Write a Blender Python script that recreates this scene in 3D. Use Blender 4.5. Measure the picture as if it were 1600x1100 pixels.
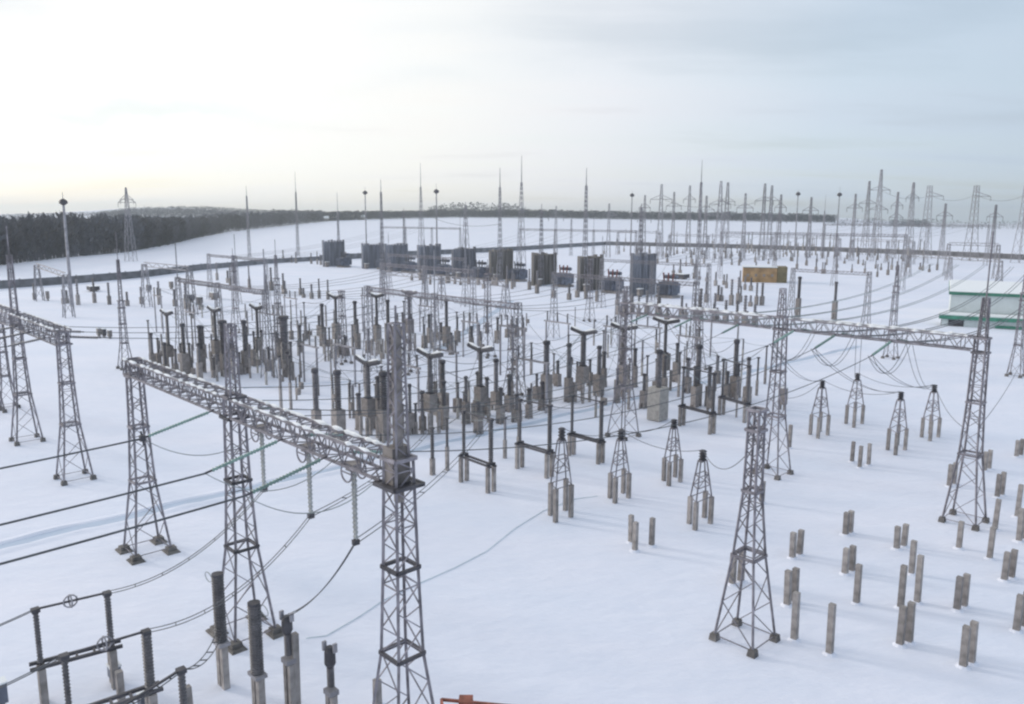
import bpy, math, random
from mathutils import Vector as V, Matrix
random.seed(7)
R = math.radians
S = bpy.context.scene
for o in list(bpy.data.objects): bpy.data.objects.remove(o)
C = S.collection

# ------------------------------------------------------------------ camera, sky, sun, exposure
FOC, CAMH, HOR, ROLL = 1250.0, 20.0, 341.5, 0.004
PITCH = math.atan((550 - HOR) / FOC)
cam = bpy.data.cameras.new("camera"); camo = bpy.data.objects.new("camera", cam); C.objects.link(camo)
cam.sensor_width = 36; cam.lens = 36 * FOC / 1600; cam.clip_start = 0.2; cam.clip_end = 20000
camo.location = (0, 0, CAMH)
camo.rotation_euler = (Matrix.Rotation(R(90) - PITCH, 4, 'X') @ Matrix.Rotation(ROLL, 4, 'Z')).to_euler()
S.camera = camo
S.view_settings.view_transform = 'Standard'; S.view_settings.look = 'None'
S.view_settings.exposure = 0.06; S.view_settings.gamma = 1
S.render.engine = 'CYCLES'
S.cycles.filter_width = 2.3
S.cycles.max_bounces = 6; S.cycles.diffuse_bounces = 3; S.cycles.volume_bounces = 0
S.cycles.use_denoising = True

SUN_AZ, SUN_EL = -66.0, 17.0
sd = V((math.sin(R(SUN_AZ)) * math.cos(R(SUN_EL)), math.cos(R(SUN_AZ)) * math.cos(R(SUN_EL)), math.sin(R(SUN_EL))))
W = bpy.data.worlds.new("World"); S.world = W; W.use_nodes = True
nt = W.node_tree; nt.nodes.clear()
def N(t, **k):
    n = nt.nodes.new(t)
    for a, b in k.items(): setattr(n, a, b)
    return n
def L(a, b): nt.links.new(a, b)
def M_(op, a, b=None, c=None, clamp=False):
    n = N('ShaderNodeMath', operation=op, use_clamp=clamp)
    for i, x in enumerate((a, b, c)):
        if x is None: continue
        if isinstance(x, (int, float)): n.inputs[i].default_value = x
        else: L(x, n.inputs[i])
    return n.outputs[0]
sky = N('ShaderNodeTexSky', sky_type='NISHITA', sun_disc=False, sun_elevation=R(SUN_EL), sun_rotation=R(SUN_AZ))
bg1 = N('ShaderNodeBackground'); L(sky.outputs[0], bg1.inputs[0]); bg1.inputs[1].default_value = 0.11
tc = N('ShaderNodeTexCoord')
sep = N('ShaderNodeSeparateXYZ'); L(tc.outputs['Generated'], sep.inputs[0])
zz = M_('ADD', M_('MAXIMUM', sep.outputs[2], 0.0), 0.10)
cmb = N('ShaderNodeCombineXYZ'); L(M_('DIVIDE', sep.outputs[0], zz), cmb.inputs[0]); L(M_('DIVIDE', sep.outputs[1], zz), cmb.inputs[1])
mp = N('ShaderNodeMapping'); mp.inputs['Scale'].default_value = (0.36, 0.95, 1); mp.inputs['Location'].default_value = (1.3, 0.4, 0); mp.inputs['Rotation'].default_value = (0, 0, R(-12)); L(cmb.outputs[0], mp.inputs[0])
nz = N('ShaderNodeTexNoise'); nz.inputs['Scale'].default_value = 1.1; nz.inputs['Detail'].default_value = 7; nz.inputs['Roughness'].default_value = 0.5; L(mp.outputs[0], nz.inputs['Vector'])
dot = N('ShaderNodeVectorMath', operation='DOT_PRODUCT'); L(tc.outputs['Generated'], dot.inputs[0]); dot.inputs[1].default_value = sd
ang = M_('ARCCOSINE', dot.outputs['Value'])
mr = N('ShaderNodeMapRange', interpolation_type='SMOOTHSTEP'); L(ang, mr.inputs[0]); mr.inputs[1].default_value = R(112); mr.inputs[2].default_value = R(30)
ramp = N('ShaderNodeValToRGB'); L(mr.outputs[0], ramp.inputs[0])
e = ramp.color_ramp.elements
e[0].position = 0.0; e[0].color = (0.54, 0.655, 0.785, 1)
e[1].position = 1.0; e[1].color = (1.17, 1.165, 1.135, 1)
for pos, col in ((0.25, (0.68, 0.78, 0.90, 1)), (0.5, (0.92, 0.94, 0.99, 1)), (0.7, (1.06, 1.055, 1.03, 1))):
    k = e.new(pos); k.color = col
# thickness of the cloud sheet: darker where thick
dk = N('ShaderNodeMapRange'); L(nz.outputs[0], dk.inputs[0]); dk.inputs[1].default_value = 0.42; dk.inputs[2].default_value = 0.72; dk.inputs[3].default_value = 1.06; dk.inputs[4].default_value = 0.86
cc = N('ShaderNodeMix', data_type='RGBA', blend_type='MULTIPLY'); cc.inputs[0].default_value = 1.0
L(ramp.outputs[0], cc.inputs[6]); L(dk.outputs[0], cc.inputs[7])
az = M_('ARCTAN2', sep.outputs[0], sep.outputs[1]); el = M_('ARCSINE', sep.outputs[2])
nw = N('ShaderNodeTexNoise'); nw.inputs['Scale'].default_value = 7.0; nw.inputs['Detail'].default_value = 5; L(tc.outputs['Generated'], nw.inputs['Vector'])
wob = M_('MULTIPLY', M_('SUBTRACT', nw.outputs[0], 0.5), 0.11)
def bump_(x, c, w):
    q = M_('DIVIDE', M_('SUBTRACT', x, c), w); return M_('EXPONENT', M_('MULTIPLY', M_('MULTIPLY', q, q), -1.0))
elw = M_('ADD', el, wob); acc = None
for (ca, wa, ce, we, amt) in ((-27, 10, 6.5, 0.6, 0.22), (-35, 6, 12.6, 1.7, 0.40), (-35, 5, 9.3, 1.0, 0.24), (-7, 7, 8.9, 0.7, 0.05), (14, 16, 11.5, 1.3, 0.09), (28, 9, 13.5, 1.6, 0.12), (-2, 9, 12.8, 0.8, 0.05)):
    t_ = M_('MULTIPLY', M_('MULTIPLY', bump_(az, R(ca), R(wa)), bump_(elw, R(ce), R(we))), amt)
    acc = t_ if acc is None else M_('ADD', acc, t_)
shade = N('ShaderNodeMix', data_type='RGBA', blend_type='MIX'); L(acc, shade.inputs[0]); L(cc.outputs[2], shade.inputs[6]); shade.inputs[7].default_value = (0.40, 0.52, 0.66, 1)
cc = shade
bg2 = N('ShaderNodeBackground'); L(cc.outputs[2], bg2.inputs[0]); bg2.inputs[1].default_value = 1.0
cov = N('ShaderNodeMapRange'); L(nz.outputs[0], cov.inputs[0]); cov.inputs[1].default_value = 0.30; cov.inputs[2].default_value = 0.60; cov.inputs[3].default_value = 0.62; cov.inputs[4].default_value = 0.97
mx = N('ShaderNodeMixShader'); L(cov.outputs[0], mx.inputs[0]); L(bg1.outputs[0], mx.inputs[1]); L(bg2.outputs[0], mx.inputs[2])
wo = N('ShaderNodeOutputWorld'); L(mx.outputs[0], wo.inputs[0])

sl = bpy.data.lights.new("sun", 'SUN'); sl.energy = 1.5; sl.angle = R(10); sl.color = (1.0, 0.94, 0.85)
so = bpy.data.objects.new("sun", sl); C.objects.link(so); so.rotation_euler = sd.to_track_quat('Z', 'Y').to_euler()

# ------------------------------------------------------------------ geometry of the place
cp, sp, cr, sr = math.cos(PITCH), math.sin(PITCH), math.cos(ROLL), math.sin(ROLL)
TH = R(-46.5); U = V((math.cos(TH), math.sin(TH), 0)); VV = V((-U.y, U.x, 0))     # the yard's own two directions
def sstep(t): t = min(1, max(0, t)); return t * t * (3 - 2 * t)
def terrain(x, y):
    if y < 600: return 0.0
    a = x / y
    k = 1 - 0.8 * sstep((a - 0.40) / 0.14)
    z = 24 * sstep((y - 640) / 1060) * k
    z += 20 * math.exp(-((a + 0.43) / 0.12) ** 2) * sstep((y - 1500) / 500)
    z += 12 * math.exp(-((a + 0.03) / 0.06) ** 2) * sstep((y - 1500) / 500)
    return z
def ray(px, py):
    x, y = px - 800, py - 550; x, y = cr * x + sr * y, -sr * x + cr * y
    return V((x, FOC * cp - y * sp, -FOC * sp - y * cp))
def at(px, py, z=0.0):
    """the place on level z seen at a pixel of the 1600 x 1100 photograph"""
    d = ray(px, py); t = (z - CAMH) / d.z
    return V((d.x * t, d.y * t, z))
def land(px, py):
    d = ray(px, py); d /= d.y; y = 10.0
    while y < 4500:
        if CAMH + d.z * y <= terrain(d.x * y, y): break
        y += 2 if y < 800 else 8
    return V((d.x * y, y, terrain(d.x * y, y)))
def proj(p):
    d = p.y * cp + (CAMH - p.z) * sp; b = -((p.z - CAMH) * cp + p.y * sp) / d * FOC; a = p.x / d * FOC
    return 800 + cr * a - sr * b, 550 + sr * a + cr * b
def zof(p, py):
    lo, hi = -10.0, 300.0
    for _ in range(50):
        m = (lo + hi) / 2
        if proj(V((p.x, p.y, m)))[1] > py: lo = m
        else: hi = m
    return lo
def uv(u, v, z=0.0): return U * u + VV * v + V((0, 0, z))

# ------------------------------------------------------------------ materials
def mat(name, col, rough=0.7, metal=0.0, var=0.25, scale=3.0, bump=0.0, col2=None, sc3=None):
    m = bpy.data.materials.new(name); m.use_nodes = True; t = m.node_tree; b = t.nodes['Principled BSDF']
    b.inputs['Roughness'].default_value = rough; b.inputs['Metallic'].default_value = metal
    tcn = t.nodes.new('ShaderNodeTexCoord'); n = t.nodes.new('ShaderNodeTexNoise')
    n.inputs['Scale'].default_value = scale; n.inputs['Detail'].default_value = 6
    vec = tcn.outputs['Object']
    if sc3:
        mpn = t.nodes.new('ShaderNodeMapping'); mpn.inputs['Scale'].default_value = sc3; t.links.new(vec, mpn.inputs[0]); vec = mpn.outputs[0]
    t.links.new(vec, n.inputs['Vector'])
    r = t.nodes.new('ShaderNodeValToRGB'); t.links.new(n.outputs[0], r.inputs[0])
    c2 = col2 or tuple(c * (1 - var) for c in col); c1 = col if col2 else tuple(min(1, c * (1 + var)) for c in col)
    r.color_ramp.elements[0].position = 0.32; r.color_ramp.elements[0].color = (*c2, 1)
    r.color_ramp.elements[1].position = 0.68; r.color_ramp.elements[1].color = (*c1, 1)
    oi = t.nodes.new('ShaderNodeObjectInfo'); mr_ = t.nodes.new('ShaderNodeMapRange'); t.links.new(oi.outputs['Random'], mr_.inputs[0]); mr_.inputs[3].default_value = 0.8; mr_.inputs[4].default_value = 1.2
    ml = t.nodes.new('ShaderNodeMix'); ml.data_type = 'RGBA'; ml.blend_type = 'MULTIPLY'; ml.inputs[0].default_value = 1 if var > 0.1 else 0
    t.links.new(r.outputs[0], ml.inputs[6]); t.links.new(mr_.outputs[0], ml.inputs[7])
    t.links.new(ml.outputs[2], b.inputs['Base Color'])
    if bump:
        bn = t.nodes.new('ShaderNodeBump'); bn.inputs['Strength'].default_value = bump; bn.inputs['Distance'].default_value = 0.05
        t.links.new(n.outputs[0], bn.inputs['Height']); t.links.new(bn.outputs[0], b.inputs['Normal'])
    return m
STEEL = mat('galvanised_steel', (0.225, 0.21, 0.235), 0.6, 0.2, 0.4, 2.0)
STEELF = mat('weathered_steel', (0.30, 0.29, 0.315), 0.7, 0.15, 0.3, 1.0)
CONC = mat('concrete', (0.30, 0.275, 0.265), 0.9, 0, 0.3, 2.2, 0.3)
CONCL = mat('pale_concrete', (0.36, 0.34, 0.32), 0.9, 0, 0.2, 3.0, 0.3)
PORC = mat('dark_porcelain', (0.115, 0.108, 0.115), 0.4, 0, 0.3, 3.0)
PORCG = mat('grey_porcelain', (0.19, 0.18, 0.195), 0.45, 0, 0.3, 3.0)
BOX = mat('brown_grey_paint', (0.245, 0.22, 0.21), 0.7, 0, 0.25, 2.5)
DARK = mat('dark_metal', (0.08, 0.077, 0.088), 0.55, 0.3, 0.3, 3.0)
GLASS = mat('green_glass_insulator', (0.19, 0.29, 0.265), 0.3, 0, 0.25, 4.0)
WIRE = mat('aluminium_conductor', (0.10, 0.105, 0.115), 0.6, 0.2, 0.2, 1.0)
WIREP = mat('pale_conductor', (0.26, 0.29, 0.29), 0.6, 0.2, 0.2, 1.0)
SNOWCAP = mat('lying_snow', (0.80, 0.82, 0.85), 0.9, 0, 0.04, 2.0)
RUST = mat('rusty_red_paint', (0.24, 0.085, 0.06), 0.8, 0, 0.4, 3.0, 0.3)
FENCE = mat('dirty_concrete_panel', (0.18, 0.18, 0.195), 0.9, 0, 0.35, 0.4)
WALLM = mat('fire_wall_panel', (0.20, 0.205, 0.235), 0.9, 0, 0.35, 0.5, 0.0, None, (1, 1, 0.15))
WALLM2 = mat('brown_fire_wall_panel', (0.19, 0.175, 0.165), 0.9, 0, 0.4, 0.5, 0.0, None, (1, 1, 0.15))
TANK = mat('grey_blue_tank_paint', (0.15, 0.165, 0.21), 0.6, 0, 0.35, 0.8)
OCHRE = mat('ochre_panel', (0.42, 0.27, 0.14), 0.8, 0, 0.3, 0.6)
OLIVE = mat('olive_panel', (0.17, 0.14, 0.08), 0.8, 0, 0.3, 0.6)
GREEN = mat('green_trim', (0.05, 0.20, 0.14), 0.6, 0, 0.25, 0.8)
PANEL = mat('pale_panel', (0.60, 0.65, 0.66), 0.8, 0, 0.08, 0.6)
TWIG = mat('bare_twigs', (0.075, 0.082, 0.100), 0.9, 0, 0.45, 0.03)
TWIGF = mat('haze_blue_far_twigs', (0.085, 0.095, 0.115), 0.9, 0, 0.35, 0.01)  # far trees: the blue of the haze is put into the colour
TRACK = mat('packed_shaded_snow', (0.47, 0.55, 0.68), 0.7, 0, 0.06, 0.3)  # packed snow; the shade of the snowbanks is put into its blue
RED = mat('red_brown_glaze', (0.22, 0.07, 0.06), 0.4, 0, 0.2, 3.0)
CABLE = mat('pale_green_cable', (0.52, 0.60, 0.62), 0.7, 0, 0.15, 1.0)
FOOT = mat('dark_concrete', (0.15, 0.14, 0.135), 0.9, 0, 0.3, 3.0)  # darker concrete tone for the tower feet and their slabs
DROP = mat('grey_green_porcelain', (0.42, 0.43, 0.43), 0.5, 0, 0.2, 3.0)
# snow ground: large soft drifts and small ripples
def snow_mat():
    m = bpy.data.materials.new('snow'); m.use_nodes = True; t = m.node_tree; b = t.nodes['Principled BSDF']
    b.inputs['Roughness'].default_value = 0.85
    tcn = t.nodes.new('ShaderNodeTexCoord')
    n1 = t.nodes.new('ShaderNodeTexNoise'); n1.inputs['Scale'].default_value = 0.06; n1.inputs['Detail'].default_value = 7; n1.inputs['Roughness'].default_value = 0.6
    mpn = t.nodes.new('ShaderNodeMapping'); mpn.inputs['Rotation'].default_value = (0, 0, R(35)); mpn.inputs['Scale'].default_value = (1, 2.2, 1)
    t.links.new(tcn.outputs['Object'], mpn.inputs[0]); t.links.new(mpn.outputs[0], n1.inputs['Vector'])
    r = t.nodes.new('ShaderNodeValToRGB'); t.links.new(n1.outputs[0], r.inputs[0])
    r.color_ramp.elements[0].position = 0.3; r.color_ramp.elements[0].color = (0.70, 0.745, 0.865, 1)
    r.color_ramp.elements[1].position = 0.7; r.color_ramp.elements[1].color = (0.795, 0.805, 0.905, 1)
    t.links.new(r.outputs[0], b.inputs['Base Color'])
    n2 = t.nodes.new('ShaderNodeTexNoise'); n2.inputs['Scale'].default_value = 0.45; n2.inputs['Detail'].default_value = 8; n2.inputs['Roughness'].default_value = 0.55
    t.links.new(mpn.outputs[0], n2.inputs['Vector'])
    bn = t.nodes.new('ShaderNodeBump'); bn.inputs['Strength'].default_value = 0.42; bn.inputs['Distance'].default_value = 0.35
    t.links.new(n2.outputs[0], bn.inputs['Height']); t.links.new(bn.outputs[0], b.inputs['Normal'])
    return m
SNOW = snow_mat()

# ------------------------------------------------------------------ mesh builder
class MB:
    def __init__(s): s.v = []; s.f = []
    def quad(s, a, b, c, d):
        n = len(s.v); s.v += [tuple(a), tuple(b), tuple(c), tuple(d)]; s.f.append((n, n + 1, n + 2, n + 3))
    def tube(s, pts, r, seg=6, cap=True):
        pts = [V(p) for p in pts]; n0 = len(s.v); k = len(pts)
        rs = r if isinstance(r, (list, tuple)) else [r] * k
        d = (pts[-1] - pts[0]).normalized()
        h = V((0, 0, 1)) if abs(d.z) < 0.9 else V((1, 0, 0))
        x = d.cross(h).normalized(); y = d.cross(x).normalized()
        for p, q in zip(pts, rs):
            for i in range(seg):
                a = 2 * math.pi * (i + 0.5) / seg
                s.v.append(tuple(p + x * (q * math.cos(a)) + y * (q * math.sin(a))))
        for j in range(k - 1):
            for i in range(seg):
                a = n0 + j * seg + i; b = n0 + j * seg + (i + 1) % seg
                s.f.append((a, b, b + seg, a + seg))
        if cap:
            s.f.append(tuple(n0 + i for i in range(seg - 1, -1, -1))); s.f.append(tuple(n0 + (k - 1) * seg + i for i in range(seg)))
        return s
    def bar(s, a, b, w): return s.tube([a, b], w * 0.707, 4)
    def box(s, c, sx, sy, sz, ax=None, taper=1.0):
        """box standing on c; sx along the yard's u, sy along v"""
        u, v = ax or (U, VV); c = V(c); n = len(s.v)
        for z, k in ((0, 1.0), (sz, taper)):
            for i, j in ((-1, -1), (1, -1), (1, 1), (-1, 1)):
                s.v.append(tuple(c + u * (sx / 2 * k * i) + v * (sy / 2 * k * j) + V((0, 0, z))))
        for f in ((0, 3, 2, 1), (4, 5, 6, 7), (0, 1, 5, 4), (1, 2, 6, 5), (2, 3, 7, 6), (3, 0, 4, 7)): s.f.append(tuple(n + i for i in f))
        return s
    def ribbed(s, a, b, r0, r1, n, seg=10):
        a, b = V(a), V(b); pts = []; rs = []
        for i in range(n):
            for t, q in ((0.05, r0), (0.45, r1), (0.55, r1), (0.95, r0)):
                pts.append(a.lerp(b, (i + t) / n)); rs.append(q)
        return s.tube(pts, rs, seg)
    def build(s, name, m, parent=None, smooth=False, loc=None):
        me = bpy.data.meshes.new(name)
        if parent is not None: loc = parent.matrix_local.translation if loc is None else loc
        base = V((0, 0, 0)) if loc is None else V(loc)
        me.from_pydata([tuple(V(p) - base) for p in s.v], [], s.f); me.materials.append(m); me.update()
        if smooth: me.shade_smooth()
        o = bpy.data.objects.new(name, me); C.objects.link(o)
        if parent is not None:
            o.parent = parent
        else: o.location = base
        return o
def put(o, label, cat, group=None, kind=None):
    if label: o['label'] = label
    if cat: o['category'] = cat
    if group: o['group'] = group
    if kind: o['kind'] = kind
    elif cat: o['kind'] = 'thing'
    return o
def thing(name, label, cat, loc, group=None):
    o = bpy.data.objects.new(name, None); C.objects.link(o); o.location = loc; o.empty_display_size = 0.3
    o.matrix_world = Matrix.Translation(V(loc))
    return put(o, label, cat, group)
def sub(mb, name, m, part, root, smooth=False):
    """a sub-part: world coordinates in, parented under a part whose own origin is the root's"""
    o = mb.build(name, m, None, smooth, loc=root.location); o.location = (0, 0, 0); o.parent = part
    return o

# ------------------------------------------------------------------ ground
def ground():
    mb = MB(); na, rr = 144, [0.0]
    r = 6.0
    while r < 5200: rr.append(r); r *= 1.055
    mb.v.append((0, 0, 0))
    for q in rr[1:]:
        for i in range(na):
            a = 2 * math.pi * i / na; x, y = q * math.sin(a), q * math.cos(a)
            mb.v.append((x, y, terrain(x, y)))
    for i in range(na): mb.f.append((0, 1 + (i + 1) % na, 1 + i))
    for j in range(len(rr) - 2):
        for i in range(na):
            a = 1 + j * na + i; b = 1 + j * na + (i + 1) % na
            mb.f.append((a, b, b + na, a + na))
    return put(mb.build('snow_ground', SNOW, smooth=True), 'snow covered ground of the yard and the fields', None, None, 'structure')
ground()
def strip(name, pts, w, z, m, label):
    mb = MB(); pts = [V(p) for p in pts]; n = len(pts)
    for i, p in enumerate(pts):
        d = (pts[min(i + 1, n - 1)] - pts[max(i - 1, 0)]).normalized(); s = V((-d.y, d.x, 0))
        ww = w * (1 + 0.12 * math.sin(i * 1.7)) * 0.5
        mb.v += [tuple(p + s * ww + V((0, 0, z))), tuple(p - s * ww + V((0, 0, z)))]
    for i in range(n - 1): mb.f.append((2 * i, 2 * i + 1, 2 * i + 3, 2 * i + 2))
    for side in (1, -1):       # the low banks of snow pushed up on both sides of the track
        q = MB(); rw = random.Random(len(pts) + side)
        for i, p in enumerate(pts):
            d = (pts[min(i + 1, n - 1)] - pts[max(i - 1, 0)]).normalized(); s = V((-d.y, d.x, 0)) * side; o = w * 0.46
            hh = rw.uniform(0.04, 0.16)
            q.v += [tuple(p + s * o + V((0, 0, 0.0))), tuple(p + s * (o + 0.18) + V((0, 0, hh))), tuple(p + s * (o + 0.45) + V((0, 0, hh * 0.7))), tuple(p + s * (o + 0.95) + V((0, 0, -0.01)))]
        for i in range(n - 1):
            for k in range(3): a = 4 * i + k; q.f.append((a, a + 1, a + 5, a + 4) if side < 0 else (a, a + 4, a + 5, a + 1))
        put(q.build('snow_bank', SNOW, smooth=True), 'low bank of snow beside a track', None, None, 'structure')
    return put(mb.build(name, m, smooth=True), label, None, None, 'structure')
def dense(a, b, n): return [a.lerp(b, i / n) + VV.cross(V((0, 0, 1))) * (0.15 * math.sin(i * 0.9)) for i in range(n + 1)]
a_, b_ = at(-60, 868), at(1345, 541)
strip('snow_path', dense(a_, b_, 110), 1.0, 0.004, TRACK, 'packed track with snowbank shade in its blue, straight across the yard')
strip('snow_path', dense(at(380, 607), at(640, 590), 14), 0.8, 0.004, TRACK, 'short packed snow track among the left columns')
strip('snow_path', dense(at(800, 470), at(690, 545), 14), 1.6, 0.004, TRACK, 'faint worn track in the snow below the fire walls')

# ------------------------------------------------------------------ lattice work
def lattice_sides(prof, c, ax):
    u, v = ax
    return [[V(c) + u * (h * i) + v * (h * j) + V((0, 0, z)) for i, j in ((-1, -1), (1, -1), (1, 1), (-1, 1))] for z, h in prof]
def interp(prof, z):
    for (z0, h0), (z1, h1) in zip(prof, prof[1:]):
        if z <= z1: return h0 + (h1 - h0) * (z - z0) / (z1 - z0)
    return prof[-1][1]
def levels(prof, k=1.15, zmin=0.0):
    z = prof[0][0]; out = [z]
    while z < prof[-1][0] - 0.3:
        z += max(0.35, 2 * interp(prof, z) * k); out.append(min(z, prof[-1][0]))
    out[-1] = prof[-1][0]
    return out
def braces(mb, prof, c, ax, w, k=1.15, rings=True):
    lv = levels(prof, k)
    rg = [lattice_sides([(z, interp(prof, z))], c, ax)[0] for z in lv]
    for n in range(len(rg) - 1):
        for i in range(4):
            j = (i + 1) % 4
            if n % 2: mb.bar(rg[n][i], rg[n + 1][j], w)
            else: mb.bar(rg[n][j], rg[n + 1][i], w)
            if rings and (n % 3 == 0): mb.bar(rg[n][i], rg[n][j], w)
    for i in range(4): mb.bar(rg[-1][i], rg[-1][(i + 1) % 4], w)
    return mb
AXG = (U, VV)
def tower(root, c, h, b0=1.02, bm=0.54, b1=0.33, lw=0.10, bw=0.042, spire=None, rod=None, foot=0.42, k=0.85, deck=0.0):
    """a gantry leg: four splayed steel legs, zigzag bracing, feet, collars and, where there is one, a lightning spire"""
    c = V(c); prof = [(0.25, b0), (h * 0.38, bm), (h * 0.66, b1 * 1.22), (h, b1)]
    t = braces(MB(), prof, c, AXG, bw, k).build('tower', STEEL, root)
    for q in range(4):
        pts = [lattice_sides([p], c, AXG)[0][q] for p in prof]
        m = MB()
        for x, y in zip(pts, pts[1:]): m.bar(x, y, lw)
        sub(m, 'leg', STEEL, t, root)
        f = MB().box(pts[0] - V((0, 0, 0.35)), foot, foot, 0.42, taper=0.8)
        if foot > 0.55: f.box(pts[0] - V((0, 0, 0.30)), foot * 1.9, foot * 1.4, 0.16, taper=0.75)
        sub(f, 'foot', FOOT, t, root)
    for z, e in ((h * 0.38, bm + 0.04), (h * 0.66, b1 * 1.22 + 0.05), (h - 0.95, b1 + 0.10 + deck), (h, b1 + 0.08)):
        q = lattice_sides([(z, e)], c, AXG)[0]; q0 = lattice_sides([(z, e - 0.06)], c, AXG)[0]; m = MB()
        for i in range(4): m.bar(q[i], q[(i + 1) % 4], 0.12)
        if deck > 0.1 and h - 1 < z < h - 0.5: m.box(c + V((0, 0, z - 0.06)), 2 * e, 2 * e, 0.1)
        sub(m, 'collar', DARK if deck and e > b1 + 0.09 else STEEL, t, root)
    if spire:
        pr = [(h, b1 * 0.72), (h + spire, b1 * 0.5)]
        m = braces(MB(), pr, c, AXG, bw * 0.9, 0.9, False)
        for q in range(4): m.bar(lattice_sides([pr[0]], c, AXG)[0][q], lattice_sides([pr[1]], c, AXG)[0][q], lw * 0.75)
        if rod: m.bar(c + V((0, 0, h + spire * 0.5)), c + V((0, 0, h + spire + rod)), 0.07)
        sub(m, 'lightning_spire', STEEL, t, root)
    return t
def beam(root, a, b, s=0.85, cw=0.095, bw=0.042, snow=True):
    a, b = V(a), V(b); d = (b - a); n = max(4, round(d.length / (s * 0.72))); ux = d.normalized(); vx = V((-ux.y, ux.x, 0)); h = s / 2
    mb = MB(); cor = [(-h, -h), (h, -h), (h, h), (-h, h)]
    P = lambda t, i: a + d * t + vx * cor[i][0] + V((0, 0, cor[i][1]))
    for i in range(4): mb.bar(P(0, i), P(1, i), cw)
    for k in range(n):
        t0, t1 = k / n, (k + 1) / n
        for i in range(4):
            j = (i + 1) % 4
            if k % 2: mb.bar(P(t0, i), P(t1, j), bw)
            else: mb.bar(P(t0, j), P(t1, i), bw)
            if k % 2 == 0: mb.bar(P(t0, i), P(t0, j), bw)
    o = mb.build('beam', STEEL, root)
    if snow:
        for i in (2, 3):
            kk = n * 2; pts = [P(0.02 + 0.96 * q / kk, i) + V((0, 0, 0.075)) for q in range(kk + 1)]
            sub(MB().tube(pts, [random.choice((0.006, 0.006, 0.01, 0.05, 0.08, 0.10)) for _ in pts], 6), 'snow_cap', SNOWCAP, o, root)
    return o

# ------------------------------------------------------------------ the near gantries
ZA = 11.35
rA = thing('portal_gantry', 'near lattice gantry of three towers with a beam running down towards the viewer', 'gantry', uv(-35.2, 15.6))
UA = (-48.5, -35.2, -22.15)
tower(rA, uv(UA[0], 15.6), 11.8, foot=0.62); tower(rA, uv(UA[1], 15.6), 11.8, foot=0.6, spire=3.4, deck=0.06); tower(rA, uv(UA[2], 15.6), 11.8, spire=4.7, rod=0.6, deck=0.16, b1=0.36)
beam(rA, uv(UA[0] - 0.6, 15.6, ZA), uv(UA[1] - 0.55, 15.6, ZA)); beam(rA, uv(UA[1] + 0.55, 15.6, ZA), uv(UA[2] - 0.55, 15.6, ZA))
c_ = uv(UA[2], 15.6); MB().box(c_ + V((0, 0, 10.2)) , 0.26, 0.26, 6.2).build('cable_riser', BOX, rA); MB().box(c_ + U * -0.1 + V((0, 0, 10.9)), 0.55, 0.75, 1.3).build('junction_box', BOX, rA)
rB = thing('portal_gantry', 'lattice gantry at the left edge with its beam leaving the picture', 'gantry', uv(-80.8, 16.6))
tower(rB, uv(-66.3, 16.4), 11.5); tower(rB, uv(-80.8, 16.4), 11.5, spire=5.2, rod=2.5); tower(rB, uv(-95.5, 16.4), 11.5)
beam(rB, uv(-94.9, 16.4, 11.1), uv(-81.4, 16.4, 11.1), 1.1); beam(rB, uv(-80.2, 16.4, 11.1), uv(-66.0, 16.4, 11.1), 1.1)
rC = thing('portal_gantry', 'lattice gantry behind the four frame stands on the right, beam level with the snow', 'gantry', uv(-30.2, 57.3))
ZC = 12.1
tower(rC, uv(-45.3, 57.3), 12.5, spire=1.5); tower(rC, uv(-30.2, 57.3), 12.6, spire=2.2); tower(rC, uv(-16.2, 57.3), 12.5, spire=2.6, rod=4.2)
beam(rC, uv(-44.8, 57.3, ZC), uv(-30.8, 57.3, ZC)); beam(rC, uv(-29.6, 57.3, ZC), uv(-16.7, 57.3, ZC))
rD = thing('lattice_tower', 'single lattice tower standing alone in the right foreground', 'tower', uv(-18.2, 32.8))
tower(rD, uv(-18.2, 32.8), 11.4, b1=0.25)
# small iron things on top of the single tower
def uvof(px, py, z=0): p = at(px, py, z); return p.dot(U), p.dot(VV)

# towers of the rows further back
mids = [((13, 637), 505, None, 'lattice tower cut by the left edge under the far end of the left beam'),
        ((197, 576), 470, 362, 'slim tower with a tall spire behind the left end of the near beam'),
        ((370, 522), 415, 388, 'slim tower behind the near gantry, left of the dark spired one'),
        ((437, 548), 435, 374, 'dark spired tower above the left breakers'),
        ((537, 568), 455, None, 'pale slim tower between two dark breaker columns left of centre'),
        ((640, 584), 455, None, 'thick dark tower directly behind the middle near gantry leg'),
        ((762, 558), 428, 405, 'brownish slim tower below the fire walls near the middle'),
        ((800, 618), 508, None, 'slim tower left of the right bay of breakers'),
        ((921, 502), 405, None, 'pale thin tower on open snow below the fire walls'),
        ((1090, 578), 482, None, 'pale slim tower under the left end of the right gantry beam'),
        ((1391, 560), 447, 392, 'slim tower on splayed feet behind the right gantry beam'),
        ((1586, 588), 458, 402, 'slim tower at the right edge on the open snow')]
for (px, pb), pt, ps, lb in mids:
    c = at(px, pb); h = zof(c, pt); r = thing('lattice_tower', lb, 'tower', c, 'slim lattice towers in the yard')
    tower(r, c, h, 0.78, 0.40, 0.27, 0.09, 0.038, k=1.1, spire=(zof(c, ps) - h) * 0.6 if ps else None, rod=(zof(c, ps) - h) * 0.4 if ps else None)

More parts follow.
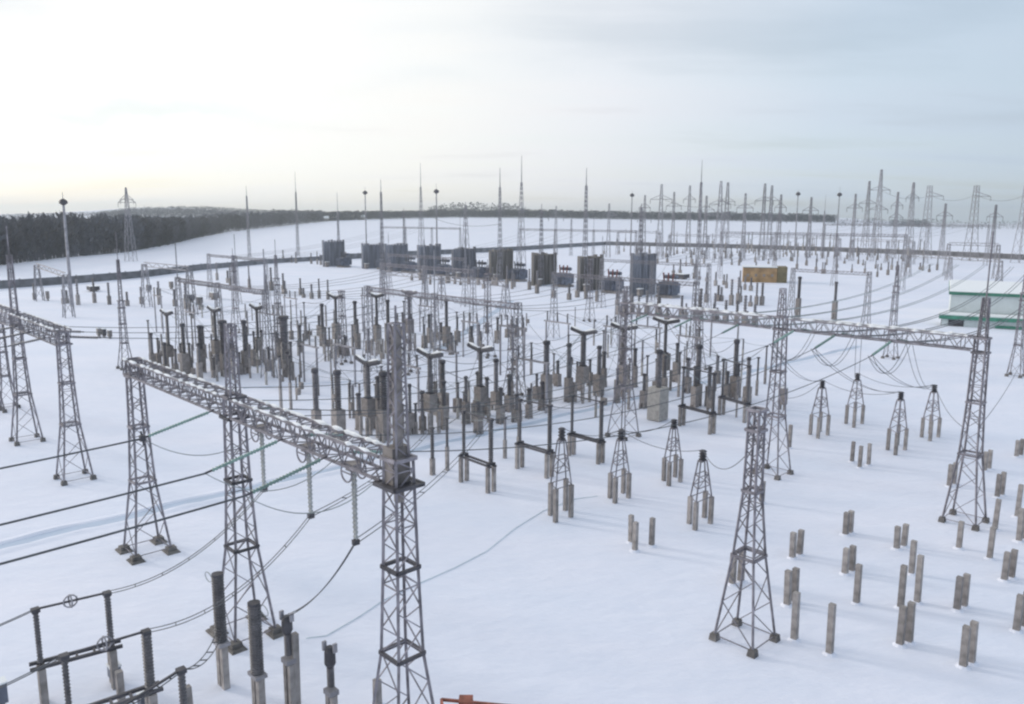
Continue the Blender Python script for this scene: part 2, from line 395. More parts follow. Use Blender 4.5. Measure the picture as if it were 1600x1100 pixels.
# ------------------------------------------------------------------ wires and strings
def wire(pts_or_a, b=None, sag=0.0, r=0.03, m=WIRE, twin=0.0, label='', group=None, n=18, name='conductor_wire', spacers=0):
    mb = MB(); a = V(pts_or_a); b = V(b)
    off = [V((0, 0, 0))]
    d = (b - a); s = V((-d.y, d.x, 0)); s = s.normalized() if s.length > 1e-4 else U
    if twin: off = [s * (twin / 2), s * (-twin / 2)]
    f = lambda t: a.lerp(b, t) - V((0, 0, 4 * sag * t * (1 - t)))
    for o in off: mb.tube([f(i / n) + o for i in range(n + 1)], r, 5)
    for k in range(spacers):
        p = f((k + 1) / (spacers + 1)); mb.bar(p + off[0], p + off[-1], r * 1.6)
    return put(mb.build(name, m), label, 'wire', group)
def string(a, b, label, m=GLASS, r=0.085, group='insulator strings on the gantry beams'):
    a, b = V(a), V(b); root = thing('insulator_string', label, 'insulator', a, group)
    d = (b - a)
    MB().ribbed(a + d * 0.08, a + d * 0.92, 0.05, r, max(8, round(d.length / 0.16)), 8).build('discs', m, root)
    MB().tube([a, a + d * 0.08], 0.035, 6).build('hook', DARK, root); MB().tube([a + d * 0.92, b], 0.05, 6).build('clamp', DARK, root)
    return root
nth = ('first', 'second', 'third')
far = ('farthest', 'middle', 'nearest')
uA = [uvof(338, 642, ZA - 0.4)[0], uvof(440, 688, ZA - 0.4)[0], uvof(527, 712, ZA - 0.4)[0]]
uC = [uvof(1268, 512, ZC - 0.4)[0], uvof(1348, 515, ZC - 0.4)[0], uvof(1432, 524, ZC - 0.4)[0]]
endsC = []
for k in range(3):
    a = uv(uA[k], 15.15, ZA - 0.35); b = a - VV * 3.3 - V((0, 0, 0.75))
    string(a, b, f'green insulator string pulling left from the near gantry beam, {far[k]} of its three')
    wire(b, b - VV * 48 + V((0, 0, 0.9)), 0.75, 0.042, WIRE, 0, f'heavy conductor crossing the left foreground to the picture edge, {("uppermost", "middle", "lowest")[k]} of three', 'conductors at the left edge', 30)
    a2 = uv(uA[k], 16.05, ZA - 0.35); b2 = a2 + VV * 2.6 - V((0, 0, 0.5))
    string(a2, b2, f'insulator string on the back of the near gantry beam, {far[k]} of three', GLASS, 0.085)
    c = uv(uC[k], 56.85, ZC - 0.35); d = c - VV * 3.4 - V((0, 0, 0.7))
    string(c, d, f'pale green string pulling left from the right gantry beam, {("left", "middle", "right")[k]} of three', GLASS, 0.095)
    wire(b2, d, 1.6, 0.026, WIRE, 0.0, f'conductor crossing the yard between the near and the right gantry, {far[k]} of three', 'conductors between the two gantries', 30)
    c2 = uv(uC[k], 57.75, ZC - 0.35); d2 = c2 + VV * 2.2 - V((0, 0, 0.4))
    string(c2, d2, f'insulator string behind the right gantry beam, {("left", "middle", "right")[k]} of three', GLASS, 0.10)
    e2 = uv(uC[k] - 15.0, 168, 11.6)
    wire(d2, e2, 3.2, 0.045, WIRE, 0.5, f'twin conductor rising away to the right above the snow, {("left", "middle", "right")[k]} of three', 'twin conductors beyond the right gantry', 30)
    endsC.append((d, d2))
    jl = thing('insulator_string', None, None, d) if False else None
for k, q in enumerate((-42.5, -38.0, -33.5)):
    a = uv(q, 57.75, ZC - 0.35); b = a + VV * 2.2 - V((0, 0, 0.4)); w_ = ('left', 'middle', 'right')[k]
    string(a, b, f'insulator string behind the left half of the right gantry beam, {w_} of three', GLASS, 0.09)
    wire(b, uv(q - 15, 168, 11.6), 2.6, 0.04, WIREP, 0.45, f'twin conductor running far off to the upper right past the slim tower, {w_} of three', 'twin conductors beyond the right gantry', 30)
    a = uv(q, 56.85, ZC - 0.35); b = a - VV * 2.6 - V((0, 0, 0.5))
    string(a, b, f'insulator string before the left half of the right gantry beam, {w_} of three', GLASS, 0.09)
    wire(b, uv(q - 1, 16.05, ZA - 0.4), 1.8, 0.024, WIRE, 0, f'conductor from the far half of the near beam to the right gantry, {w_} of three', 'conductors between the two gantries', 30)
# jumper loops under the two beams
for k in range(3):
    a = uv(uA[k], 15.15, ZA - 0.35) - VV * 3.3 - V((0, 0, 0.75)); b = uv(uA[k], 16.05, ZA - 0.35) + VV * 2.6 - V((0, 0, 0.5))
    wire(a, b, 1.5, 0.022, WIREP, 0, f'slack jumper loop under the near gantry beam, {far[k]} of three', 'jumper loops')
    wire(endsC[k][0], endsC[k][1], 1.7, 0.022, WIRE, 0.3, f'slack twin jumper loop under the right gantry beam, {("left", "middle", "right")[k]} of three', 'jumper loops')
# left gantry
for k, q in enumerate((-78.0, -73.5, -69.0)):
    a = uv(q, 16.85, 10.8); b = a + VV * 3.0 - V((0, 0, 0.4))
    string(a, b, f'dark insulator string behind the left edge gantry beam, {far[k]} of three', PORCG, 0.13)
    wire(b, uv(q, 53, 10.2), 1.0, 0.03, WIRE, 0, f'thin conductor running right from the left edge gantry, {far[k]} of three', 'conductors from the left edge gantry', 24)
    a = uv(q, 15.95, 10.8); b = a - VV * 2.6 - V((0, 0, 0.4))
    string(a, b, f'dark insulator string on the near side of the left edge beam, {far[k]} of three', PORCG, 0.12)
    wire(b, b - VV * 45, 1.0, 0.03, WIRE, 0, f'thin conductor leaving left from the left edge gantry, {far[k]} of three', 'conductors from the left edge gantry', 20)
# droppers under the near beam, with the leads that they carry
nodes = []
for k, (px, pt, pn) in enumerate(((407, 668, 764), (471, 700, 805), (547, 728, 846))):
    uu = uvof(px, pt, ZA - 0.5)[0]; top = uv(uu, 15.6, ZA - 0.45); nd = V((top.x, top.y, zof(top, pn))); nodes.append(nd)
    root = thing('hanging_string', f'pale twin rods hanging below the near gantry beam, {("farthest and shortest", "middle", "nearest and longest")[k]} of three', 'insulator', top, 'rods hanging from the near gantry')
    m = MB()
    for s in (-1, 1): m.ribbed(top + U * (0.10 * s), nd + U * (0.05 * s) + V((0, 0, 0.1)), 0.04, 0.075, 16, 8)
    m.build('rod', DROP, root)
    for sg in (-1, 1):
        m = MB(); q0 = top - V((0, 0, 0.28)) + VV * (0.32 * sg); pts = [q0 + U * (0.36 * math.cos(t * math.pi / 8)) + V((0, 0, 0.36 * math.sin(t * math.pi / 8))) for t in range(17)]
        for x, y in zip(pts, pts[1:]): m.bar(x, y, 0.05)
        m.bar(pts[0], pts[8], 0.04); m.build('shield_ring', STEEL, root)
    MB().box(top - V((0, 0, 0.25)), 0.5, 0.4, 0.3).build('hanger', BOX, root); MB().box(nd - V((0, 0, 0.12)), 0.2, 0.24, 0.2).build('clamp', DARK, root)

# ------------------------------------------------------------------ concrete posts
def post(px, pb, pt, w=0.30, label='', group='bare concrete posts on the right', m=CONC):
    c = at(px, pb); h = zof(c, pt); mb = MB(); mb.box(c - V((0, 0, 0.1)), w, w, h + 0.1, taper=0.95)
    lx, ly = random.uniform(-.022, .022), random.uniform(-.022, .022); mb.v = [(x + (z - c.z) * lx, y + (z - c.z) * ly, z) for x, y, z in mb.v]
    o = mb.build('concrete_post', m, loc=c); put(o, label, 'post', group)
    n = MB(); n.tube([c + V((0, 0, -0.02)), c + V((0, 0, 0.10))], [w * random.uniform(1.1, 1.5), w * 0.7], 9); sub(n, 'snow_collar', SNOW, o, o)
    return o
PAIRS = [  # two pixels left/right at the base, tops; where
    ((1144, 913), (1157, 909), 864, 860, 'behind the single right tower'),
    ((1238, 872), (1249, 867), 832, 828, 'on open snow beside the single tower'),
    ((1321, 836), (1328, 833), 801, 798, 'farthest up the middle of the open snow'),
    ((1320, 897), (1331, 893), 857, 853, 'above the single post in the middle of the stubs'),
    ((1401, 858), (1412, 854), 823, 819, 'below and left of the right gantry tower foot'),
    ((1230, 946), (1241, 941), 892, 888, 'just behind a single post right of the single tower'),
    ((1495, 953), (1506, 948), 901, 897, 'mid right, above the stoutest front pair'),
    ((1505, 1042), (1517, 1036), 978, 972, 'stoutest, nearest the viewer'),
    ((1406, 1008), (1420, 1004), 947, 941, 'front middle below two tall singles'),
    ((1588, 986), (1600, 980), 930, 925, 'cut by the right edge, lowest'),
    ((1569, 907), (1580, 903), 863, 859, 'near the right edge at mid height of the field'),
    ((1483, 760), (1490, 757), 726, 723, 'against the left leg of the right gantry tower'),
    ((1538, 736), (1545, 733), 706, 703, 'right of the right gantry tower, farthest'),
    ((1558, 777), (1565, 774), 741, 738, 'right of the right gantry tower, lower'),
    ((1588, 714), (1595, 712), 688, 686, 'farthest of all at the right edge'),
    ((1592, 846), (1601, 843), 795, 791, 'cut by the right edge at mid height')]
for (a, b, ta, tb, w) in PAIRS:
    post(*a, ta, 0.30, f'left stub of concrete pair {w}'); post(*b, tb, 0.30, f'right stub of concrete pair {w}')
SINGLES = [((1338, 943), 882, 'single tall post below the pair in the middle of the stubs'),
           ((1424, 897), 845, 'single tall post, upper one in the central cluster of three'),
           ((1433, 942), 868, 'single tall post, right one in the central cluster of three'),
           ((1407, 950), 883, 'single tall post, left one in the central cluster of three'),
           ((1241, 1000), 925, 'single tall post in front of a pair, nearest the single tower'),
           ((1296, 1022), 944, 'single tall post alone in front, between the tower and the stoutest pair'),
           ((1498, 857), 815, 'single thin post in front of the right gantry tower foot'),
           ((1546, 873), 824, 'single thin post right of the gantry tower foot, lower'),
           ((1554, 828), 780, 'single thin post right of the gantry tower foot, upper'),
           ((1589, 808), 757, 'single tall post near the right edge above a cut pair'),
           ((1233, 700), 664, 'single post beside the middle tower of the right gantry'),
           ((1190, 786), 752, 'single post just behind the single right tower'),
           ((590, 1103), 1062, 'short post at the left foot of the nearest gantry tower'),]
for a, t, lb in SINGLES: post(*a, t, 0.28, 'grey concrete ' + lb)
for k, (px, pb, pt) in enumerate(((1331, 722, 690), (1343, 731, 697), (1357, 727, 693))):
    post(px, pb, pt, 0.26, f'{("left", "middle", "right")[k]} bare post of the trio below the four frame stands', 'bare trio below the frame stands')
for k, (px, pb, pt) in enumerate(((986, 848, 805), (992, 861, 816), (1018, 853, 809))):
    post(px, pb, pt, 0.27, f'{("rear left", "front", "right")[k]} bare post of the trio in the snow between the stands and the viewer', 'bare trio before the front stands')

# ------------------------------------------------------------------ conductor stands: steel trestle on concrete posts
def stand(px, top, feet, label):
    pts = [at(*f) for f in feet]; c = sum(pts, V()) / len(pts)
    # the foot that the photo hides completes the square
    p4 = pts[0] + pts[2] - pts[1]; pts.append(p4); c = (pts[0] + pts[2]) / 2
    r = thing('frame_stand', label, 'stand', c, 'frame stands on concrete posts'); H = zof(c, top); hp = H * 0.37; t = c + V((0, 0, H))
    hd = [c + (p - c) * 0.40 + V((0, 0, H * 0.86)) for p in pts]
    for p in pts: MB().box(p - V((0, 0, 0.1)), 0.26, 0.26, hp + 0.1).build('concrete_post', CONC, r)
    m = MB(); tops = [p + V((0, 0, hp)) for p in pts]
    for i in range(4):
        j = (i + 1) % 4
        m.bar(hd[i], c + V((0, 0, H * 0.87)), 0.08); m.bar(tops[i], hd[i], 0.085); m.bar(tops[i], tops[j], 0.05); m.bar(hd[i], hd[j], 0.07)
        for q in (0.33, 0.62): m.bar(tops[i].lerp(hd[i], q), tops[j].lerp(hd[j], q), 0.05)
        m.bar(tops[i].lerp(hd[i], 0.33), tops[j].lerp(hd[j], 0.62), 0.04)
    m.build('trestle', STEEL, r)
    MB().ribbed(c + V((0, 0, H * 0.86)), t, 0.16, 0.27, 4, 8).build('insulator_cap', DARK, r)
    return t
ST = {}
for key, px, top, feet, lb in (('S1', 875, 668, ((860, 805), (868, 816), (892, 808)), 'steel frame stand on posts nearest the dark disconnectors, leftmost of the front four'),
                       ('S2', 966, 672, ((953, 778), (961, 786), (982, 778)), 'steel frame stand second from left of the front four, behind the bare trio'),
                       ('S3', 1050, 655, ((1037, 751), (1045, 759), (1063, 753)), 'steel frame stand farthest of the front four, right of centre'),
                       ('S4', 1095, 703, ((1077, 818), (1086, 828), (1110, 818)), 'steel frame stand nearest the single right tower'),
                       ('R1', 1281, 594, ((1266, 679), (1278, 685), (1293, 680)), 'steel frame stand left in the lower pair under the right gantry beam'),
                       ('R2', 1335, 583, ((1322, 662), (1334, 668), (1347, 662)), 'steel frame stand farthest of those under the right gantry beam'),
                       ('R3', 1404, 612, ((1387, 703), (1399, 711), (1414, 703)), 'steel frame stand above the bare trio under the right gantry beam'),
                       ('R4', 1454, 601, ((1440, 683), (1453, 689), (1466, 683)), 'steel frame stand closest to the tall right gantry tower')):
    ST[key] = stand(px, top, feet, lb)
def tie(a, b, sag, lb, r=0.022, twin=0, g='leads between the stands'): wire(a, b, sag, r, WIRE, twin, lb, g)
tie(ST['R1'], ST['R3'], 0.7, 'slack lead joining the two lower right frame stands')
tie(ST['R2'], ST['R4'], 0.7, 'slack lead joining the two upper right frame stands')
tie(ST['R4'], uv(-16.9, 57.3, 6.5) , 0.5, 'slack lead from the last right stand to the gantry tower')
tie(uv(-16.0, 57.6, 6.5), at(1600, 548, 4.5) + V((1, 1, 0)), 0.8, 'slack lead leaving the right gantry tower for the right edge')
tie(ST['R1'], uv(-29.8, 57.6, 6.2), 0.5, 'slack lead from the first right stand to the middle gantry tower')
for k, s in enumerate(('R1', 'R3', 'R4')):
    tie(endsC[k][0], ST[s], 1.0, f'slack twin drop lead from the right gantry beam down to the {("first", "middle", "last")[k]} stand', 0.02, 0.35)
tie(endsC[2][1], ST['R4'], 1.6, 'deep slack twin loop from behind the right beam to the last stand', 0.02, 0.4)
tie(uv(uC[1] + 1.5, 57.3, ZC - 0.5), ST['R2'], 1.4, 'slack twin drop lead to the farthest right stand', 0.02, 0.35)
tie(ST['S2'], ST['S4'], 0.6, 'slack lead from the second front stand to the one by the single tower')
tie(ST['S4'], uv(-18.6, 32.8, 9.2), 1.0, 'slack lead from the last front stand up to the single tower')
tie(ST['S1'], ST['S2'], 0.5, 'slack lead joining the two left front stands')
tie(ST['S2'], ST['S3'], 0.5, 'slack lead joining the second and the farthest front stand')

# ------------------------------------------------------------------ switchgear
TOPS = {}
def pedestal(r, c, h, w, m=CONC, n=4, name='pedestal_leg'):
    for i, j in ((-1, -1), (1, -1), (1, 1), (-1, 1))[:n]:
        MB().box(c + U * (w / 2 * i) + VV * (w / 2 * j) - V((0, 0, 0.1)), 0.24, 0.24, h + 0.1).build(name, m, r)
def ct(px, pb, pbox, ptop, label, rad=0.24, wbox=0.85, pm=PORC, bm=BOX, leg=0.45, legm=CONC, group='insulated columns on box pedestals'):
    """current transformer: box on short posts, ribbed column, metal head"""
    c = at(px, pb); zb, zt = zof(c, pbox), zof(c, ptop); r = thing('current_transformer', label, 'transformer', c, group)
    hl = zb * leg; pedestal(r, c, hl, wbox * 0.7, legm)
    MB().box(c + V((0, 0, hl)), wbox, wbox, zb - hl).build('box', bm, r)
    zc = zb + (zt - zb) * 0.9
    MB().ribbed(c + V((0, 0, zb)), c + V((0, 0, zc)), rad * 0.72, rad, max(8, round((zc - zb) / 0.22))).build('insulator', pm, r)
    MB().tube([c + V((0, 0, zc)), c + V((0, 0, zt - 0.1)), c + V((0, 0, zt))], [rad * 1.15, rad * 1.1, rad * 0.7], 10).build('head', DARK, r)
    TOPS[(px, ptop)] = c + V((0, 0, zt)); return r
def tbreaker(px, pb, pped, phead, label, rad=0.26, span=3.7, bm=BOX):
    """T-shaped breaker: frame with drive box, column, two rising chambers"""
    c = at(px, pb); zp, zh = zof(c, pped), zof(c, phead); r = thing('circuit_breaker', label, 'breaker', c, 'breakers with T shaped heads')
    pedestal(r, c, zp * 0.55, 1.1)
    MB().box(c + V((0, 0, zp * 0.55)), 1.0, 0.9, zp * 0.45).build('drive_box', bm, r)
    MB().box(c + V((0, 0, zp)) , 0.6, 0.6, 0.12).build('plinth', DARK, r)
    MB().ribbed(c + V((0, 0, zp + 0.12)), c + V((0, 0, zh)), rad * 0.75, rad, max(8, round((zh - zp) / 0.24))).build('column', PORC, r)
    MB().box(c + V((0, 0, zh - 0.02)), 0.5, 0.5, 0.34).build('junction', DARK, r)
    for s in (-1, 1):
        a = c + V((0, 0, zh + 0.18)) + U * (0.22 * s); b = c + U * (span / 2 * s) + V((0, 0, zh + 0.55))
        o = MB().ribbed(a, b, 0.16, 0.25, 8).build('chamber', PORC, r)
        sub(MB().tube([a + V((0, 0, 0.2)), a.lerp(b, 0.5) + V((0, 0, 0.25)), b + V((0, 0, 0.2))], [0.08, 0.15, 0.06], 6), 'snow_cap', SNOWCAP, o, r)
    TOPS[(px, phead)] = c + V((0, 0, zh + 0.4)); return r
def postins(px, pb, ptop, label, frac=0.42, rad=0.15, m=PORC, base=CONC, group='thin insulator posts in the yard'):
    c = at(px, pb); zt = zof(c, ptop); r = thing('insulator_post', label, 'insulator', c, group)
    MB().box(c - V((0, 0, 0.1)), rad * 1.9, rad * 1.9, zt * frac + 0.1).build('concrete_post', base, r)
    MB().ribbed(c + V((0, 0, zt * frac)), c + V((0, 0, zt * 0.97)), rad * 0.7, rad, max(8, round(zt * (1 - frac) / 0.2))).build('insulator', m, r)
    MB().box(c + V((0, 0, zt * 0.97)), 0.3, 0.3, zt * 0.03).build('cap', DARK, r)
    TOPS[(px, ptop)] = c + V((0, 0, zt)); return r
def disconnector(pa, pb_, hp, ta, tb, label, rada=0.15, radb=0.2, bladez=None, group='disconnectors on concrete post pairs'):
    """two pairs of posts, steel rail between, two ribbed posts, switch blade on top"""
    a, b = at(*pa), at(*pb_); za, zb = zof(a, ta), zof(b, tb); zr = zof(a, hp); r = thing('disconnector', label, 'switch', (a + b) / 2, group)
    d = (b - a).normalized(); s = V((-d.y, d.x, 0))
    for p in (a, b):
        for q in (-1, 1): MB().box(p + s * (0.28 * q) + d * (0.0) - V((0, 0, 0.1)), 0.26, 0.26, zr + 0.1).build('concrete_post', CONC, r)
    m = MB()
    for q in (-1, 1): m.bar(a + s * (0.25 * q) + V((0, 0, zr + 0.08)) - d * 0.3, b + s * (0.25 * q) + V((0, 0, zr + 0.08)) + d * 0.3, 0.14)
    for p in (a, b): m.bar(p + s * 0.4 + V((0, 0, zr + 0.2)), p - s * 0.4 + V((0, 0, zr + 0.2)), 0.16)
    m.build('rail', DARK, r)
    for p, z, rad in ((a, za, rada), (b, zb, radb)):
        MB().ribbed(p + V((0, 0, zr + 0.28)), p + V((0, 0, z - 0.1)), rad * 0.72, rad, max(8, round((z - zr) / 0.2))).build('insulator', PORC, r)
    m = MB(); m.bar(a + V((0, 0, za)), b + V((0, 0, zb)), 0.09); m.box(a + V((0, 0, za - 0.1)), 0.34, 0.34, 0.2); m.box(b + V((0, 0, zb - 0.1)), 0.34, 0.34, 0.2)
    m.build('blade', DARK, r)
    TOPS[(pa[0], ta)] = a + V((0, 0, za)); TOPS[(pb_[0], tb)] = b + V((0, 0, zb)); return r
# front row of disconnectors, left to right
disconnector((725, 752), (767, 769), 714, 643, 656, 'disconnector on post pairs nearest the near gantry, first of the front row')
disconnector((812, 731), (858, 746), 695, 625, 634, 'disconnector on post pairs, second of the front row')
disconnector((893, 711), (938, 724), 680, 618, 628, 'disconnector on post pairs, third of the front row, behind the left front stands')
disconnector((1065, 665), (1112, 678), 636, 574, 584, 'disconnector on post pairs behind the farthest front stand')
disconnector((1127, 648), (1166, 660), 622, 562, 572, 'disconnector on post pairs just left of the right gantry tower')
# breakers with T heads
for px, pb, pp, ph, lb in ((577, 684, 622, 571, 'T headed breaker left of the nearest gantry spire'),
                           (673, 676, 615, 559, 'T headed breaker right of the nearest gantry spire'),
                           (751, 660, 604, 550, 'T headed breaker, third to the right of the gantry spire'),
                           (910, 628, 572, 523, 'thick T headed breaker in the middle bay, left of three'),
                           (972, 622, 570, 516, 'thick T headed breaker in the middle bay, central of three'),
                           (1037, 610, 552, 506, 'thin T headed breaker in the middle bay, right of three'),
                           (527, 560, 505, 467, 'T headed breaker in the back row by the pale slim tower'),
                           (590, 555, 508, 465, 'T headed breaker in the back row with a pale pedestal'),
                           (641, 548, 498, 461, 'T headed breaker in the back row beside the thick dark tower'),
                           (405, 570, 528, 484, 'T headed breaker right of the near gantry middle tower top'),
                           (340, 580, 532, 488, 'T headed breaker left of the near gantry middle tower top'),
                           (266, 578, 540, 493, 'T headed breaker behind the left end of the near beam')):
    tbreaker(px, pb, pp, ph, lb, 0.34 if px in (910, 972) else 0.27 if px in (577, 673) else 0.23)
# columns on box pedestals
for px, pb, px2, pt, rad, lb in ((530, 690, 640, 578, 0.27, 'dark column on a tall box left of the nearest T breaker'),
                            (692, 650, 614, 562, 0.24, 'dark column on a wide box right of the second T breaker'),
                            (505, 541, 511, 474, 0.24, 'dark column on a box, first of the back row'),
                            (556, 534, 507, 470, 0.26, 'dark column on a box between two back row breakers'),
                            (607, 536, 505, 468, 0.26, 'dark column on a box right of the pale pedestal breaker'),
                            (698, 541, 510, 467, 0.24, 'dark column on a brown box standing clear on the snow'),
                            (853, 640, 585, 532, 0.28, 'thick dark column on a brown box left of the middle bay'),
                            (1027, 656, 605, 546, 0.26, 'grey column on a long pale pedestal right of the middle bay'),
                            (1089, 634, 600, 538, 0.26, 'thick grey column on a box below the right beam end'),
                            (1147, 622, 588, 530, 0.25, 'dark column on a box left of the middle right gantry tower'),
                            (1303, 499, 470, 440, 0.26, 'dark column on a box above the right gantry beam'),
                            (1246, 496, 466, 432, 0.3, 'thick column on a box above the right beam, near its tower'),
                            (446, 576, 545, 493, 0.5, 'very thick grey column behind the near gantry beam'),
                            (385, 584, 548, 500, 0.25, 'dark column on a box right of the middle gantry tower'),
                            (316, 582, 545, 508, 0.28, 'dark column on a box left of the middle gantry tower'),
                            (352, 588, 552, 500, 0.4, 'thick column seen behind the middle gantry tower'),
                            (290, 590, 552, 505, 0.22, 'thin column on a box behind the near beam'),
                            (495, 668, 640, 575, 0.25, 'grey column on a box behind the nearest beam half'),
                            (601, 690, 640, 580, 0.3, 'brown column hidden behind the nearest gantry spire'),
                            (748, 652, 625, 580, 0.24, 'brown column on a box under the third T breaker'),
                            (775, 640, 612, 560, 0.22, 'grey column on a box right of the third T breaker'),
                            (888, 628, 590, 536, 0.22, 'grey column on a box left of the thick middle breaker'),
                            (935, 618, 585, 540, 0.22, 'grey column on a box between the thick middle breakers')):
    ct(px, pb, px2, pt, lb, rad * 1.25, 1.5 if px == 1027 else (0.72, 0.85, 0.95)[px % 3], PORCG if px in (1027, 1089, 446, 495, 775, 888, 935) else PORC, CONCL if px in (1027,) else BOX, 0.02 if px == 1027 else (0.12, 0.3, 0.18)[px % 3])
# thin posts
for i, (px, pt, pb, fr, rad, w) in enumerate(((477, 472, 532, .5, .12, 'left of the back row boxes'), (714, 487, 540, .5, .13, 'right of the clear brown box'), (734, 491, 538, .5, .13, 'second right of the clear brown box'),
        (597, 572, 632, .5, .14, 'beside the nearest gantry spire'), (676, 668, 742, .35, .17, 'heavy, right of the nearest gantry tower head'), (699, 652, 735, .45, .13, 'greenish, second right of the nearest tower head'),
        (789, 652, 716, .45, .13, 'between the first and second disconnector'), (830, 535, 585, .5, .14, 'left of the thick dark column on brown box'), (888, 523, 572, .5, .12, 'left of the thick middle breaker'),
        (942, 516, 580, .5, .12, 'between two thick middle breakers'), (1106, 585, 640, .4, .14, 'behind the fourth disconnector'), (1182, 558, 618, .4, .13, 'left of the middle right gantry tower, last in line'),
        (865, 552, 600, .4, .13, 'right of the thick dark column on brown box'), (982, 560, 640, .6, .12, 'slender, below the central breaker'), (810, 655, 700, .4, .13, 'before the second disconnector'),
        (632, 470, 540, .5, .12, 'left of the thick dark tower'), (662, 495, 545, .5, .12, 'right of the thick dark tower'), (675, 490, 545, .5, .12, 'second right of the thick dark tower'),
        (570, 480, 530, .5, .12, 'behind the back row breakers, left'), (588, 600, 660, .5, .12, 'below the left T breaker'), (650, 630, 678, .4, .14, 'right of the nearest spire, lower'), (660, 625, 678, .4, .14, 'right of the nearest spire, second lower'),
        (725, 612, 645, .4, .13, 'short, under the third T breaker'), (800, 560, 630, .5, .13, 'left of the middle bay'), (470, 540, 590, .5, .13, 'behind the beam right of the middle tower'),
        (428, 520, 590, .5, .12, 'beside the very thick grey column'), (455, 555, 640, .5, .13, 'under the very thick column, left'), (440, 555, 650, .5, .13, 'under the very thick column, leftmost'),
        (235, 500, 560, .5, .12, 'left of the back left breakers'), (302, 490, 548, .5, .12, 'between two back left breakers'), (372, 508, 575, .5, .12, 'right of the middle gantry tower top'),
        (1010, 555, 620, .5, .12, 'left of the pale long pedestal'), (1060, 550, 620, .5, .12, 'right of the thin T breaker'), (1195, 540, 600, .5, .13, 'against the middle right gantry tower'))):
    postins(px, pb, pt, f'thin dark insulator post {w}', fr, rad, PORC if i % 3 else PORCG)
# busbars along the tops
def chain(keys, lb, sag=0.35, r=0.028):
    for i, (a, b) in enumerate(zip(keys, keys[1:])):
        wire(TOPS[a], TOPS[b], sag, r, WIRE, 0, f'{lb}, {("first", "second", "third", "fourth", "fifth", "sixth")[i]} span from the left', 'busbar wires over the yard', 10)
chain([(676, 668), (725, 643), (812, 625), (893, 618), (1065, 574), (1127, 562), (1182, 558)], 'lead over the front row of disconnectors')
chain([(767, 656), (858, 634), (938, 628), (1112, 584), (1166, 572)], 'lead over the near ends of the disconnectors')
chain([(800, 560), (830, 535), (853, 532), (888, 523), (942, 516)], 'lead over the posts left of the middle breakers', 0.25)
chain([(577, 571), (673, 559), (751, 550), (830, 535)], 'lead joining the left T breakers', 0.6)
chain([(266, 493), (340, 488), (405, 484), (477, 472), (527, 467), (590, 465)], 'lead joining the back row T breakers', 0.5)
chain([(910, 523), (972, 516), (1037, 506)], 'lead joining the middle bay T breakers', 0.5)
chain([(1037, 506), (1089, 538), (1147, 530)], 'drooping lead right of the thin T breaker', 1.2)
chain([(530, 578), (692, 562), (775, 560)], 'lead joining two boxed columns left of centre', 0.5)

rb = random.Random(11)
for (x0, y0, x1, y1, n, where) in ((240, 556, 470, 596, 20, 'behind the far half of the near beam'), (440, 520, 820, 556, 26, 'in the back row left of centre'), (560, 640, 860, 682, 18, 'near the left T breakers'), (840, 596, 1180, 640, 22, 'near the middle T breakers')):
    for i in range(n):
        t = (i + rb.uniform(-.35, .35)) / n; px = x0 + (x1 - x0) * t; pb = rb.uniform(y0, y1) if x0 < 500 else y0 + (y1 - y0) * rb.random(); ht_ = rb.uniform(2.6, 5.2); c = at(px, pb)
        zt = proj(c + V((0, 0, ht_)))[1]; zb = proj(c + V((0, 0, ht_ * rb.uniform(0.35, 0.55))))[1]
        ct(round(px, 1), pb, zb, zt, f'dark column on a small box {where}', rb.uniform(0.16, 0.27), rb.uniform(0.5, 0.8), PORC if i % 3 else PORCG, BOX, 0.3 if i % 2 else 0.1, CONC, 'small boxed columns ' + where)
for i, (px, pb) in enumerate(((300, 540), (420, 560), (486, 600), (455, 510), (575, 520), (668, 520), (735, 560), (800, 590), (700, 610), (870, 560), (960, 590), (1010, 560), (1075, 590), (1130, 560), (640, 640), (830, 640), (250, 520), (540, 600))):
    c = at(px, pb); hh = (5.2, 6.4, 4.6)[i % 3]; ln = (3.2, 4.4)[i % 2]; r = thing('bus_support', 'small pale goalpost frame carrying busbars among its like in the middle yard', 'frame', c, 'small bus frames of the middle yard')
    for q in (-1, 1): MB().box(c + U * (ln / 2 * q) - V((0, 0, 0.1)), 0.18, 0.18, hh + 0.1).build('post', STEELF, r)
    MB().bar(c - U * (ln / 2 + 0.4) + V((0, 0, hh + 0.1)), c + U * (ln / 2 + 0.4) + V((0, 0, hh + 0.1)), 0.2).build('crossbar', STEELF, r)
    for q in (-1, 0, 1): p = c + U * (ln / 2 * q * 0.9) + V((0, 0, hh + 0.2)); MB().ribbed(p, p + V((0, 0, 1.3)), 0.08, 0.14, 6, 8).build('insulator', PORC, r); TOPS[(px + q * 0.01, pb + 0.3)] = p + V((0, 0, 1.3))
